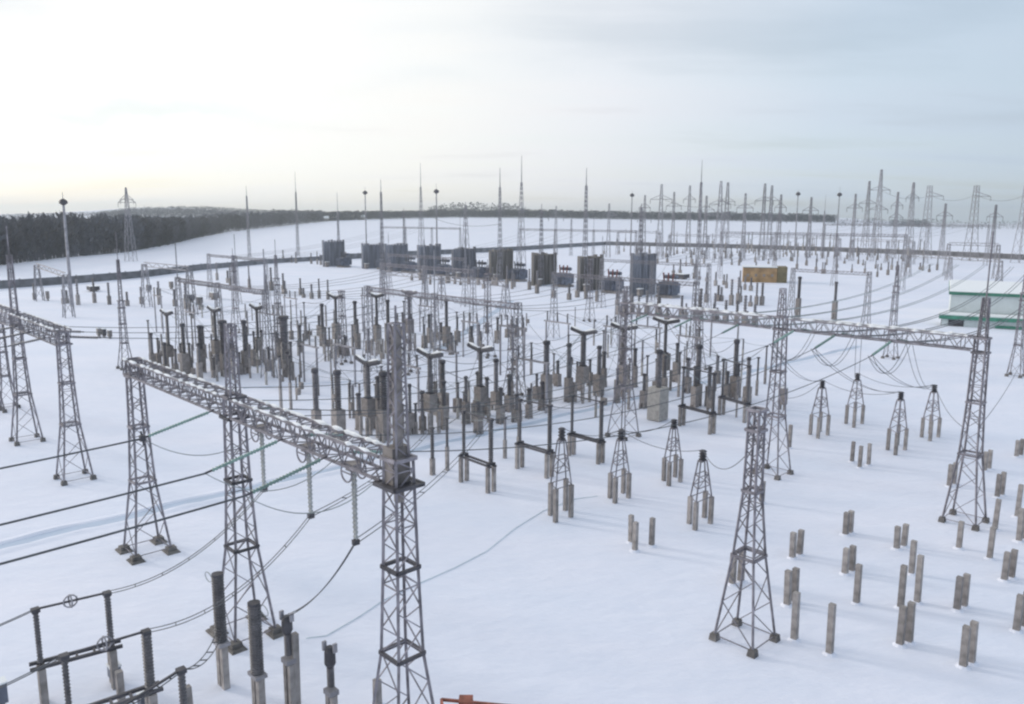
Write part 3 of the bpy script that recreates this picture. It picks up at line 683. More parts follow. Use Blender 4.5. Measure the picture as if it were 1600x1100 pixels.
# smaller supports standing between the big columns
rc = random.Random(5)
for i in range(120):
    px, pb = rc.uniform(250, 1170) if i % 4 else rc.uniform(250, 560), 0
    lo = 490 + max(0, (px - 700)) * 0.10; hi = 600 + min(70, max(0, px - 400) * 0.4) - max(0, px - 800) * 0.05
    pb = rc.uniform(lo, hi); c = at(px, pb); hh = rc.uniform(2.2, 4.6); r = thing('support_post', 'small pale support post with a dark cap among its like in the middle yard', 'post', c, 'small support posts of the middle yard')
    w = rc.uniform(0.14, 0.26); MB().box(c - V((0, 0, 0.1)), w, w, hh * 0.6 + 0.1).build('post', CONCL if i % 2 else CONC, r)
    MB().ribbed(c + V((0, 0, hh * 0.6)), c + V((0, 0, hh)), w * 0.45, w * 0.75, 6, 8).build('insulator', PORCG if i % 3 else PORC, r)
    if i % 3 == 0: MB().box(c + V((0, 0, hh * 0.25)) + U * 0.35, 0.5, 0.4, 0.75).build('box', BOX, r)
    TOPS[(round(px, 1), round(pb, 1))] = c + V((0, 0, hh))
tp = sorted(TOPS.values(), key=lambda p: (p.x, p.y)); made = 0; seen = set()
for i, p in enumerate(tp):
    best = {}
    for q in tp:
        d = q - p; du, dv = d.dot(U), d.dot(VV)
        if 5 < dv < 34 and abs(du) < 2.2: best.setdefault('v', []).append((dv, q))
        if 3 < du < 15 and abs(dv) < 1.6: best.setdefault('u', []).append((du, q))
    for kk, li in best.items():
        li.sort(key=lambda e: e[0]); made += 1
        if made % 5 in (0, 2, 3): continue
        wire(p, li[0][1], li[0][0] * 0.022, 0.02, WIRE if rc.random() < 0.6 else WIREP, 0, 'thin lead strung between two equipment tops in the middle yard' if kk == 'v' else 'thin cross lead strung between two equipment tops in the middle yard', 'thin leads across the middle yard', 8)

# ------------------------------------------------------------------ left foreground switchgear
HF = None
pA = at(172, 1069); HFz = zof(pA, 925)
def fpost(top, rad_lo, label, split, kind='dark'):
    """tall insulator on a concrete post pair, set out from the height of the first one"""
q1a, q1b = at(55, 952, HFz), at(167, 926, HFz); q2a, q2b = at(100, 1024, HFz), at(228, 986, HFz); q3a, q3b = at(165, 1120, HFz), at(283, 1046, HFz)
def big_disc(a, b, label, ball=True, ra=0.12, rb=0.14):
    a0, b0 = V((a.x, a.y, 0)), V((b.x, b.y, 0)); r = thing('disconnector', label, 'switch', (a0 + b0) / 2, 'disconnectors in the left foreground'); zr = 1.75
    d = (b0 - a0).normalized(); s = V((-d.y, d.x, 0))
    for p in (a0, b0):
        for q in (-1, 1): MB().box(p + s * (0.27 * q) - V((0, 0, 0.1)), 0.27, 0.27, zr + 0.1).build('concrete_post', CONC, r)
    m = MB()
    for q in (-1, 1): m.bar(a0 + s * (0.26 * q) + V((0, 0, zr + 0.08)) - d * 0.4, b0 + s * (0.26 * q) + V((0, 0, zr + 0.08)) + d * 0.4, 0.13)
    for i in range(5): m.bar(a0.lerp(b0, i / 4) + s * 0.26 + V((0, 0, zr + 0.08)), a0.lerp(b0, i / 4) - s * 0.26 + V((0, 0, zr + 0.08)), 0.09)
    m.build('rail', DARK, r)
    for p, z, rad in ((a0, a.z, ra), (b0, b.z, rb)):
        MB().ribbed(p + V((0, 0, zr + 0.15)), p + V((0, 0, z - 0.12)), rad * 0.7, rad, max(10, round((z - zr) / 0.16))).build('insulator', PORC, r)
        MB().box(p + V((0, 0, z - 0.12)), 0.3, 0.3, 0.16).build('terminal', DARK, r)
    o = MB().bar(a, b, 0.075).build('blade', DARK, r)
    if ball:
        mid = a.lerp(b, 0.48); m = MB()
        for ax in ((U, V((0, 0, 1))), (VV, V((0, 0, 1)))):
            pts = [mid + ax[0] * (0.26 * math.cos(t * math.pi / 6)) + ax[1] * (0.26 * math.sin(t * math.pi / 6)) for t in range(13)]
            for x, y in zip(pts, pts[1:]): m.bar(x, y, 0.05)
        sub(m, 'corona_ring', STEELF, o, r)
    return r
big_disc(q1a, q1b, 'tall dark disconnector farthest back in the lower left corner')
big_disc(q2a, q2b, 'tall dark disconnector in the middle of the lower left corner', True, 0.12, 0.2)
big_disc(q3a, q3b, 'tall dark disconnector lowest in the lower left corner, cut by the frame', False)
def tallcol(px, pb, psplit, ptop, label, rad=0.2, ring=1):
    c = at(px, pb); zs, zt = zof(c, psplit), zof(c, ptop); r = thing('voltage_column', label, 'insulator', c, 'tall dark columns before the near gantry')
    for q in (-1, 1): MB().box(c + U * (0.2 * q) - V((0, 0, 0.1)), 0.27, 0.27, zs + 0.1).build('concrete_post', CONC, r)
    MB().box(c + V((0, 0, zs)), 0.75, 0.5, 0.14).build('plate', STEELF, r)
    MB().ribbed(c + V((0, 0, zs + 0.14)), c + V((0, 0, zt - 0.1)), rad * 0.85, rad, max(12, round((zt - zs) / 0.14)), 12).build('insulator', PORC, r)
    MB().tube([c + V((0, 0, zt - 0.1)), c + V((0, 0, zt))], rad * 0.95, 10).build('cap', DARK, r)
    m = MB(); cc_ = c + V((0, 0, zt - 0.25)) + U * (0.45 * ring) + VV * (0.2 * ring)
    pts = [cc_ + U * (0.34 * math.cos(t * math.pi / 6)) + V((0, 0, 0.2 * math.sin(t * math.pi / 6))) for t in range(13)]
    for x, y in zip(pts, pts[1:]): m.bar(x, y, 0.025)
    m.build('lead_loop', WIREP, r)
    return c + V((0, 0, zt))
tc1 = tallcol(350, 1072, 1006, 896, 'tall dark ribbed column on two posts, left of the two before the near gantry', 0.26, -1)
tc2 = tallcol(406, 1122, 1056, 941, 'tall dark ribbed column on two posts, right of the two before the near gantry', 0.27, 1)
def arrester(px, pb, pbox, phead, ptop, label):
    c = at(px, pb); zb, zh, zt = zof(c, pbox), zof(c, phead), zof(c, ptop); r = thing('instrument_transformer', label, 'transformer', c, 'dark headed transformers at the bottom edge')
    for i, j in ((-1, 0), (1, 0)): MB().box(c + U * (0.18 * i) + VV * (0.1 * j) - V((0, 0, 0.1)), 0.2, 0.22, zb + 0.1).build('concrete_post', CONC, r)
    MB().box(c + V((0, 0, zb)), 0.5, 0.4, 0.2).build('plate', STEELF, r)
    MB().ribbed(c + V((0, 0, zb + 0.3)), c + V((0, 0, zh)), 0.09, 0.15, 12, 12).build('insulator', PORCG, r)
    o = MB().tube([c + V((0, 0, zh)), c + V((0, 0, zh + 0.15)), c + V((0, 0, zt - 0.2)), c + V((0, 0, zt))], [0.14, 0.22, 0.21, 0.12], 12).build('head', DARK, r)
    m = MB()
    for s in (-1, 1): m.box(c + U * (0.22 * s) + VV * (0.1 * s) + V((0, 0, zt - 0.2)), 0.10, 0.16, 0.36)
    sub(m, 'terminal', STEELF, o, r)
    return c + V((0, 0, zt))
a1 = arrester(455, 1122, 1035, 990, 962, 'dark headed instrument transformer under the descending twin lead')
a2 = arrester(520, 1150, 1084, 1042, 1010, 'dark headed instrument transformer closest to the nearest gantry tower')
MBp = [((464, 1120), 990, 'slim post beside the dark headed transformer'), ((190, 1097), 1048, 'short post under the middle left disconnector'), ((296, 1112), 1072, 'short post at the bottom edge right of the left disconnectors')]
for a, t, lb in MBp: post(*a, t, 0.27, 'grey concrete ' + lb, 'posts in the left foreground')
for k, (px, pb, pt, lb) in enumerate(((180, 1066, 1040, 'pale blue grey drive box at the foot of the farthest left disconnector'), (228, 1120, 1085, 'grey drive box at the foot of the middle left disconnector'), (4, 1112, 1066, 'purple grey drive box cut by the lower left picture edge'))):
    c = at(px, pb); h = zof(c, pt); r = thing('drive_box', lb, 'cabinet', c, 'drive boxes of the left disconnectors')
    MB().box(c + V((0, 0, h * 0.35)), 0.5, 0.42, h * 0.65).build('cabinet', TANK, r); MB().box(c - V((0, 0, 0.1)), 0.22, 0.22, h * 0.35 + 0.1).build('stem', CONC, r); MB().box(c + V((0, 0, h)), 0.56, 0.48, 0.07).build('snow_cap', SNOWCAP, r)
def lead(a, b, sag, lb, twin=0.28, m=WIRE): wire(a, b, sag, 0.021, m, twin, lb, 'leads in the left foreground', 22, spacers=5)
lead(q1b, nodes[0], 0.9, 'slack twin lead from the farthest left disconnector up to the shortest hanging rods')
lead(q2b, nodes[1], 1.0, 'slack twin lead from the middle left disconnector up to the middle hanging rods')
lead(q3b, tc1 - V((0, 0, 2.6)), 0.5, 'twin lead from the lowest left disconnector to the left tall column')
lead(a1, nodes[2], 0.5, 'twin lead dropping steeply from the longest hanging rods to the dark headed transformer')
lead(nodes[1], TOPS[(676, 668)], 0.6, 'twin lead from the middle hanging rods towards the yard')
lead(nodes[2], TOPS[(767, 656)], 0.6, 'twin lead from the longest hanging rods behind the nearest tower')
lead(q1a, q1a - VV * 14 + V((0, 0, 0.3)), 0.8, 'lead leaving the farthest left disconnector for the left edge', 0.12)
lead(q2a, q2a - VV * 12 + V((0, 0, 0.3)), 0.8, 'lead leaving the middle left disconnector for the left edge', 0.12)
lead(q3b, q3a, 0.1, 'lead along the lowest left disconnector', 0.2)
# thin pale cable lying across the snow
cpts = [at(*q) for q in ((478, 998), (510, 994), (560, 965), (600, 938), (655, 912), (710, 888), (760, 862), (805, 826), (850, 798), (900, 780), (945, 774))]
m = MB(); fine = []
for i in range(len(cpts) - 1):
    for k in range(4): fine.append(cpts[i].lerp(cpts[i + 1], k / 4) + V((0, 0, 0.03)))
m.tube(fine, 0.022, 5); put(m.build('ground_cable', CABLE), 'thin pale cable lying in a curve across the open snow', 'cable')
# spacer device on the uppermost left conductor
b_ = uv(uA[0], 15.15, ZA - 0.35) - VV * 3.3 - V((0, 0, 0.75)); e_ = b_ - VV * 48 + V((0, 0, 0.9)); c = min((b_.lerp(e_, q / 400) - V((0, 0, 3.0 * q / 400 * (1 - q / 400))) for q in range(400)), key=lambda p: abs(proj(p)[0] - 290)); r = thing('line_damper', 'small dark weight clamped on the uppermost left conductor', 'damper', c)
MB().bar(c + V((0, 0, 0.3)) - U * 0.15, c - V((0, 0, 0.3)) + U * 0.15, 0.07).build('rod', DARK, r); MB().box(c - V((0, 0, 0.12)), 0.22, 0.22, 0.26).build('weight', DARK, r)
# rusty trolley at the bottom edge
c = at(752, 1130); r = thing('rusty_trolley', 'rusty red steel frame with a box, cut by the bottom edge', 'trolley', c); zt = zof(c, 1093)
a, b = at(690, 1130), at(835, 1140); ez = zof(b, 1103)
m = MB(); pa, pb2 = V((a.x, a.y, zt)), V((b.x, b.y, zt - 0.12))
m.bar(pa, pb2, 0.10); off = V((0.15, -0.8, 0)); m.bar(pa + off, pb2 + off, 0.10); m.bar(pa, pa + off, 0.10); m.bar(pb2, pb2 + off, 0.10); m.bar(pa.lerp(pb2, .5), pa.lerp(pb2, .5) + off, 0.08); m.build('frame', RUST, r)
for p in (pa, pb2, pa + off, pb2 + off): MB().bar(p - V((0, 0, p.z)), p, 0.09).build('leg', RUST, r)
bx = pa.lerp(pb2, 0.27); MB().box(V((bx.x, bx.y - 0.3, zt - 0.25)), 0.55, 0.5, zof(c, 1080) - zt + 0.2, (V((1, 0, 0)), V((0, 1, 0)))).build('box', RUST, r)

# ------------------------------------------------------------------ fire walls and power transformers
FW = [(522, 416, 376, 38, 0), (583, 419, 381, 34, 0), (620, 424, 381, 36, 0), (671, 429, 383, 36, 0), (725, 434, 388, 36, 0), (783, 437, 390, 38, 1), (850, 445, 396, 38, 1), (922, 454, 400, 40, 1), (1004, 461, 397, 44, 0)]
ordn = ('first', 'second', 'third', 'fourth', 'fifth', 'sixth', 'seventh', 'eighth', 'ninth')
for k, (px, pb, pt, w, br) in enumerate(FW):
    l, rr_ = at(px - w / 2, pb), at(px + w / 2, pb)
    c = at(px, pb); h = zof(c, pt)
    # the wall runs along v; its length follows from how wide it is seen
    wv = 9.6; r = thing('fire_wall', f'tall {"brownish" if br else "grey"} ribbed fire wall, {ordn[k]} from the left in the row', 'fire wall', c, 'row of fire walls')
    n = 7; wd = wv / n
    M = WALLM2 if br else WALLM
    pm = MB(); pm.box(c, 0.5, wv, h - 0.5); pm.build('panel', M, r)
    for i in range(n + 1):
        q = c + VV * (-wv / 2 + i * wd); MB().box(q, 0.95, 0.55, h + random.uniform(-0.2, 0.5)).build('pilaster', M, r)
    # front edge buttress seen from the yard
    # transformer beside it
    t = c + U * 8.5 - VV * 0.5; r2 = thing('power_transformer', f'grey blue power transformer right of the {ordn[k]} fire wall', 'transformer', t, 'row of power transformers')
    MB().box(t, 5.2, 3.6, 0.7).build('base', CONC, r2); MB().box(t + V((0, 0, 0.7)), 4.2, 2.8, 3.4).build('tank', TANK, r2)
    for s in (-1, 1):
        m = MB()
        for i in range(7): m.box(t + VV * (2.1 * s) + U * (-1.8 + 0.6 * i) + V((0, 0, 1.0)), 0.14, 1.1, 2.7)
        m.build('radiator', TANK, r2)
    for i in range(3): MB().ribbed(t + U * (-1.3 + 1.3 * i) + V((0, 0, 4.1)), t + U * (-1.6 + 1.6 * i) + V((0, 0, 6.4)), 0.16, 0.27, 9, 8).build('bushing', RED if k > 5 else PORC, r2)
    MB().tube([t + U * -1.9 + VV * 1.2 + V((0, 0, 5.3)), t + U * 1.9 + VV * 1.2 + V((0, 0, 5.3))], 0.5, 10).build('conservator', TANK, r2)
    for s in (-1, 1): MB().bar(t + U * (1.3 * s) + VV * 1.2 + V((0, 0, 4.0)), t + U * (1.3 * s) + VV * 1.2 + V((0, 0, 4.9)), 0.14).build('bracket', TANK, r2)
    # small control cabinet
    q = c + U * 3.0 - VV * 5.0; r3 = thing('control_cabinet', f'small dark cabinet near the foot of the {ordn[k]} fire wall', 'cabinet', q, 'cabinets by the transformers')
    MB().box(q + V((0, 0, 0.4)), 0.9, 1.6, 1.7).build('body', BOX, r3); MB().box(q, 0.5, 1.0, 0.4).build('plinth', CONC, r3); MB().box(q + V((0, 0, 2.1)), 1.1, 1.8, 0.14).build('snow_cap', SNOWCAP, r3)

# ------------------------------------------------------------------ buildings
c = at(1186, 440); r = thing('relay_hut', 'ochre and olive panelled hut on the snow in the far yard', 'building', c)
h = zof(c, 418)
dx, dy = V((1, 0, 0)), V((0, 1, 0)); s = at(1212, 440) - at(1163, 440); wd = s.length
ax2 = (V((math.cos(R(-14)), math.sin(R(-14)), 0)), V((math.sin(R(14)), math.cos(R(14)), 0)))
MB().box(c, wd, 7, h, ax2).build('wall', OCHRE, r); MB().box(c + ax2[0] * (wd / 2 + 1.6), 3, 7.2, h * 1.1, ax2).build('annex', OLIVE, r)
m = MB(); m.box(c + V((0, 0, h)), wd + 0.3, 7.3, 0.2, ax2); m.build('roof', OLIVE, r); MB().box(c + V((0, 0, h + 0.2)), wd + 0.2, 7.2, 0.3, ax2).build('snow_cap', SNOWCAP, r)
for i in range(4): MB().box(c + ax2[0] * (-wd * 0.36 + i * wd * 0.24) - ax2[1] * 3.51 + V((0, 0, h * 0.4)), 0.8, 0.1, 0.9, ax2).build('window', BOX, r)
# long green trimmed building on the right: pale wall, snow roof, lower porch
def green_building():
    a = at(1482, 505); b = at(1640, 514); d = (b - a); L_ = d.length; ux = d.normalized(); vx = V((-ux.y, ux.x, 0)); c = (a + b) / 2
    r = thing('long_building', 'long pale building with green roof edges and snow roof at the right edge', 'building', c)
    z1 = zof(a, 460); dep = 32; ax = (ux, vx); cc = c + vx * (dep / 2)
    MB().box(cc, L_, dep, z1, ax).build('wall', PANEL, r)
    MB().box(cc + V((0, 0, z1)), L_ + 0.8, dep + 0.8, 0.6, ax).build('roof', GREEN, r)
    MB().box(cc + V((0, 0, z1 + 0.6)), L_ + 0.6, dep + 0.6, 0.22, ax, 0.985).build('snow_cap', SNOWCAP, r)
    p0 = at(1470, 508); zp = zof(p0, 497); pc = c - vx * 2.6
    o = MB().box(pc + V((0, 0, zp)), L_ + 3.5, 5.0, 0.7, ax).build('porch_roof', GREEN, r)
    sub(MB().box(pc + V((0, 0, zp + 0.7)) - ux * 0.3, L_ + 3.0, 4.6, 0.22, ax), 'snow_cap', SNOWCAP, o, r)
    MB().box(pc, L_ + 2.5, 3.6, zp, ax).build('porch_wall', PANEL, r)
    MB().box(pc - vx * 1.9 + V((0, 0, 0.1)) + ux * 6, L_ * 0.8, 0.16, 0.5, ax).build('plinth', GREEN, r)
    MB().box(pc - ux * (L_ / 2 + 1.27), 0.12, 2.2, zp - 0.1, ax).build('door', DARK, r)
    MB().box(pc - ux * (L_ / 2 - 1.2) - vx * 1.84, 2.6, 0.12, zp - 0.15, ax).build('gate', DARK, r)
green_building()

# ------------------------------------------------------------------ perimeter wall
def perimeter(pts, label, hh=2.6):
    g = [land(*p) for p in pts]; r = thing('perimeter_wall', label, 'wall', g[0], 'perimeter walls')
    m, pm, cap = MB(), MB(), MB()
    posts = []
    for a, b in zip(g, g[1:]):
        d = b - a; n = max(1, round(d.length / 6)); ux = V((d.x, d.y, 0)).normalized(); vx = V((-ux.y, ux.x, 0))
        for i in range(n):
            p, q = a.lerp(b, i / n), a.lerp(b, (i + 1) / n); mid = (p + q) / 2
            m.box(mid - V((0, 0, 0.3)), (q - p).length - 0.32, 0.18, hh + 0.3, (ux, vx)); m.box(p - V((0, 0, 0.3)), 0.3, 0.34, hh + 0.55, (ux, vx))
            cap.box(mid + V((0, 0, hh)), (q - p).length - 0.34, 0.14, 0.1, (ux, vx))
    m.build('panel', FENCE, r); cap.build('snow_cap', SNOWCAP, r)
perimeter([(-60, 457), (0, 452), (120, 443), (220, 434), (326, 421)], 'dark perimeter wall along the left side of the yard', 2.3)
perimeter([(327, 420.6), (420, 412), (500, 407)], 'perimeter wall stretch left of the first fire wall', 2.0)
perimeter([(500, 407), (640, 400), (800, 392), (945, 383)], 'perimeter wall running behind the fire walls', 2.6)
perimeter([(945, 383), (1150, 388), (1300, 393), (1450, 399), (1640, 408)], 'brownish perimeter wall along the far right side of the yard', 2.8)

# ------------------------------------------------------------------ masts, poles and pylons
def mast(px, pb, ptop, pbody, label, w=0.9):
    c = land(px, pb); zb, zt = zof(c, pbody), zof(c, ptop); h = zb - c.z; r = thing('lightning_mast', label, 'mast', c, 'lightning masts above the horizon')
    pr = [(0, w), (h, 0.2)]; mb = braces(MB(), pr, c, AXG, 0.10, 2.2, False)
    for k in range(4): mb.bar(lattice_sides([pr[0]], c, AXG)[0][k], lattice_sides([pr[1]], c, AXG)[0][k], 0.17)
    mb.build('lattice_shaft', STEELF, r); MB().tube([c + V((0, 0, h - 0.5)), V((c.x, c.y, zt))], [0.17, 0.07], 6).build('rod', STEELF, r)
for a in ((390, 402, 290, 306, 'slim lightning mast against the left wood, left of two'), (466, 400, 268, 300, 'tall thin lightning mast at the right end of the left wood'),
          (530, 408, 300, 332, 'short lightning mast beside the first fire wall'), (598, 425, 280, 300, 'lightning mast between the second and third fire walls'),
          (659, 408, 255, 292, 'tall lightning mast above the fourth fire wall'), (781, 440, 262, 293, 'lightning mast at the sixth fire wall'),
          (814, 436, 243, 285, 'tallest lightning mast in the centre, thick at its foot'), (845, 447, 318, 330, 'low mast at the seventh fire wall'),
          (892, 400, 335, 343, 'lowest mast right of the seventh fire wall'), (913, 455, 262, 290, 'lightning mast at the eighth fire wall'),
          (1089, 445, 250, 285, 'tall lightning mast right of the ninth fire wall'), (998, 460, 318, 325, 'low mast at the ninth fire wall'),
          (632, 404, 325, 334, 'low mast between the third and fourth fire walls'), (1284, 400, 305, 330, 'thin mast left of the floodlight pole on the right'),
          (728, 434, 315, 322, 'low thick mast at the fifth fire wall')):
    mast(*a, w=1.3 if a[0] in (814, 659, 728) else 0.6)
def flood(px, pb, ptop, phead, label):
    c = land(px, pb); zh, zt = zof(c, phead), zof(c, ptop); r = thing('floodlight_mast', label, 'mast', c, 'floodlight masts')
    MB().tube([c, V((c.x, c.y, zh))], [0.4, 0.24], 8).build('pole', STEELF, r); MB().tube([V((c.x, c.y, zh)), V((c.x, c.y, zt))], 0.07, 5).build('rod', STEELF, r)
    s = (zt - c.z) / 40
    MB().tube([V((c.x, c.y, zh - 1.5 * s)), V((c.x, c.y, zh - 0.7 * s)), V((c.x, c.y, zh + 0.2 * s)), V((c.x, c.y, zh + 0.8 * s))], [0.4 * s, 1.5 * s, 1.2 * s, 0.3 * s], 10).build('lamp_ring', DARK, r)
for a in ((113, 480, 300, 314, 'floodlight mast in front of the left wood'), (573, 402, 292, 300, 'floodlight mast left of the second fire wall'), (683, 410, 287, 298, 'floodlight mast with a round head right of the tall centre left rod'),
          (985, 400, 298, 304, 'small floodlight mast right of the centre'), (1241, 402, 296, 302, 'floodlight mast left of the thin mast on the right'), (1305, 402, 292, 303, 'floodlight mast with a round head on the right skyline')):
    flood(*a)
def pylon(px, pb, ptop, label, w=2.2, arms=((0.78, 5.0), (0.62, 6.5)), narrow=0.35, axd=None, side=0):
    c = land(px, pb); h = zof(c, ptop) - c.z; r = thing('power_pylon', label, 'pylon', c, 'pylons on the skyline'); ax = axd or (V((1, 0, 0)), V((0, 1, 0)))
    k = max(0.6, c.y / 500)
    pr = [(0, w), (h * 0.55, w * 0.5), (h, narrow)]; mb = braces(MB(), pr, c, ax, 0.12 * k, 1.3)
    for i in range(4):
        p = [lattice_sides([q], c, ax)[0][i] for q in pr]; mb.bar(p[0], p[1], 0.26 * k); mb.bar(p[1], p[2], 0.30 * k)
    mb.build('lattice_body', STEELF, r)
    for f, ln in arms:
        for s in ((-1, 1) if not side else (side,)):
            m = MB(); z = h * f; a = c + V((0, 0, z)); e_ = a + ax[0] * (ln * s); hw = interp(pr, z)
            for q in (-1, 1): m.bar(a + ax[1] * (hw * q) + ax[0] * (hw * s), e_, 0.30 * k)
            m.bar(a + V((0, 0, min(2.2, h * (1 - f)))) + ax[0] * (0.3 * s), e_, 0.26 * k)
            o = m.build('cross_arm', STEELF, r)
            sub(MB().ribbed(e_, e_ - V((0, 0, 2.2)), 0.10 * k, 0.2 * k, 6, 6), 'insulator', PORC, o, r)
    return c, h
pylon(205, 408, 293, 'pylon with a pyramid top in front of the left wood', 2.0, ((0.80, 4.0), (0.84, 3.0)), 0.2)
for a in ((1030, 404, 288, 'pylon with one wide arm left of the double one', 1.8, ((0.80, 5.5),)), (1074, 396, 290, 'slim pylon beside the tall lightning mast on the right', 1.5, ((0.8, 3.5),)),
          (1121, 410, 283, 'front body of the heavy double pylon right of centre', 2.0, ((0.72, 5.0), (0.58, 6.0))), (1132, 404, 285, 'rear body of the heavy double pylon right of centre', 1.9, ((0.75, 4.0),)),
          (1189, 407, 287, 'left pole of the pylon pair above the ochre hut', 1.3, ((0.78, 4.5),)), (1200, 405, 290, 'right pole of the pylon pair above the ochre hut', 1.3, ((0.8, 4.0),)),
          (1350, 398, 283, 'shorter pylon left of the tallest one', 1.8, ((0.70, 5.0),)), (1367, 402, 265, 'tallest pylon on the right skyline with two arms', 2.2, ((0.77, 5.5), (0.55, 5.0))),
          (1418, 402, 285, 'pylon between the tallest one and the stayed ones', 2.0, ((0.8, 3.5),))):
    pylon(*a)
for a in ((1005, 401, 305), (1050, 399, 300), (1100, 405, 306), (1160, 404, 302), (1215, 404, 304), (1262, 402, 308), (1330, 402, 303), (1395, 404, 300), (1470, 404, 318), (1548, 405, 320), (868, 398, 322), (950, 402, 318)):
    pylon(*a, 'slender pale pylon among the crowd of towers along the horizon', 1.1, ((0.8, 3.0), (0.62, 3.6)) if a[0] % 2 else ((0.78, 4.2),), 0.3)
for px, pb, pt, lb in ((1443, 405, 290, 'first stayed tower with a long arm on the right skyline'), (1515, 408, 290, 'second stayed tower with a long arm on the right skyline'), (1592, 411, 290, 'third stayed tower at the right edge of the skyline')):
    pylon(px, pb, pt, lb, 2.6, ((0.86, 9.5),), 0.8, (V((0.95, 0.3, 0)), V((-0.3, 0.95, 0))), 1)
# far wires between the skyline pylons
def skyw(a, b, za, zb, lb):
    p, q = land(*a), land(*b); wire(V((p.x, p.y, zof(p, za))), V((q.x, q.y, zof(q, zb))), 3.0, 0.07, WIRE, 0, lb, 'wires along the skyline', 14)
skyw((1030, 404), (1121, 410), 309, 318, 'far wire between the one armed and the double pylon'); skyw((1121, 410), (1189, 407), 313, 309, 'far wire between the double pylon and the pole pair')
skyw((1367, 402), (1443, 405), 296, 306, 'far wire from the tallest pylon to the first stayed tower'); skyw((1443, 405), (1515, 408), 304, 304, 'far wire between the first and second stayed towers'); skyw((1515, 408), (1592, 411), 304, 304, 'far wire between the second and third stayed towers')
skyw((659, 408), (781, 440), 330, 350, 'far wire sagging between the centre masts')

# ------------------------------------------------------------------ equipment of the far yard (small in the picture)
def far_gantry(pts, pt, label):
    g = [at(*p) for p in pts]; hs = [zof(p, t) for p, t in zip(g, pt)]; h = sum(hs) / len(hs)
    r = thing('far_gantry', label, 'gantry', g[0], 'small gantries of the far yard')
    for p in g:
        pr = [(0, 0.9), (h, 0.4)]; mb = braces(MB(), pr, p, AXG, 0.08, 1.6, False)
        for k in range(4): mb.bar(lattice_sides([pr[0]], p, AXG)[0][k], lattice_sides([pr[1]], p, AXG)[0][k], 0.16)
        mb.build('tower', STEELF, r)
    for a, b in zip(g, g[1:]):
        m = MB(); d = b - a; n = 10
        for z in (h - 0.5, h + 0.4): m.bar(a + V((0, 0, z)), b + V((0, 0, z)), 0.18)
        for i in range(n): m.bar(a.lerp(b, i / n) + V((0, 0, h - 0.5 + 0.9 * (i % 2))), a.lerp(b, (i + 1) / n) + V((0, 0, h - 0.5 + 0.9 * ((i + 1) % 2))), 0.10)
        m.build('beam', STEELF, r)
far_gantry(((1205, 402), (1262, 404), (1310, 407)), (370, 371, 372), 'low far gantry behind the ochre hut')
far_gantry(((1330, 408), (1385, 411), (1425, 413)), (374, 376, 378), 'low far gantry beneath the tallest pylon')
far_gantry(((965, 398), (1030, 400)), (362, 363), 'low far gantry right of the centre')
far_gantry(((1045, 402), (1105, 405), (1160, 407)), (366, 368, 370), 'low far gantry between the double pylon and the ninth fire wall')
far_gantry(((1478, 432), (1555, 436)), (380, 383), 'slim far gantry above the green trimmed building')
far_gantry(((1418, 432), (1482, 438), (1560, 446)), (398, 402, 408), 'far gantry taking the twin conductors behind the right beam')
far_gantry(((62, 470), (108, 496)), (412, 432), 'slim gantry on the left behind the left edge beam')
far_gantry(((600, 470), (690, 482), (790, 497)), (425, 434, 444), 'gantry standing in the yard before the fire walls')
far_gantry(((230, 480), (300, 492)), (412, 420), 'slim gantry left of the dark spired tower')
def row_gantry(us, v, h, label, spires=()):
    g = [uv(u_, v) for u_ in us]; r = thing('far_gantry', label, 'gantry', g[0], 'slender gantries crossing the yard')
    for i, p in enumerate(g):
        pr = [(0, 0.75), (h * 0.4, 0.42), (h, 0.26)]; mb = braces(MB(), pr, p, AXG, 0.045, 1.2, False)
        for k in range(4):
            q = [lattice_sides([e_], p, AXG)[0][k] for e_ in pr]; mb.bar(q[0], q[1], 0.10); mb.bar(q[1], q[2], 0.10)
        if i in spires: mb.bar(p + V((0, 0, h - .2)), p + V((0, 0, h + 5)), 0.12)
        mb.build('tower', STEELF, r)
    for a, b in zip(g, g[1:]): 
        o = beam(r, a + V((0, 0, h - 0.4)), b + V((0, 0, h - 0.4)), 0.5 if v < 150 else 0.7, 0.06 if v < 150 else 0.09, 0.028 if v < 150 else 0.045, False)
    return g
RW = [((-121, -107, -93), 46, 11.2, 'slender gantry of three legs far left behind the back row breakers', (0, 2)),
      ((-87.5, -73.5, -59.5), 57.3, 11.4, 'slender gantry of three legs in line with the right gantry', (1,)),
      ((-135, -121, -107), 92, 11.2, 'slender gantry in the left yard below the first fire walls', (1,)),
      ((-93, -79, -65), 98, 11.2, 'slender gantry crossing the yard centre below the fire walls', (0,)),
      ((-170, -155, -140), 118, 11.2, 'slender gantry below the second and third fire walls', (0, 2)),
      ((-195, -180, -165), 82, 11.2, 'slender gantry near the left perimeter wall', (1,)),
      ((-118, -104, -90), 140, 11.2, 'slender gantry just below the sixth and seventh fire walls', (0,)),
      ((-72, -58), 140, 11.2, 'slender gantry of two legs below the ninth fire wall', ()),
      ((-330, -310, -290, -270), 225, 16, 'tall gantry standing behind the first fire walls', (1, 3)),
      ((-240, -220, -200, -180), 232, 16, 'tall gantry standing behind the middle fire walls', (0, 2)),
      ((-150, -130, -110, -90), 240, 16, 'tall gantry standing behind the last fire walls', (1,)),
      ((-60, -42, -24), 250, 16, 'tall gantry beyond the ochre hut', (0, 2)), ((-190, -165, -140, -115), 400, 18, 'tall gantry far beyond the right perimeter wall', (1, 3)), ((-90, -65, -40), 420, 18, 'tall gantry far off under the tallest pylon', (0,)), ((-20, 0, 20), 330, 16, 'tall gantry in the field right of the tallest pylon', (1,))]
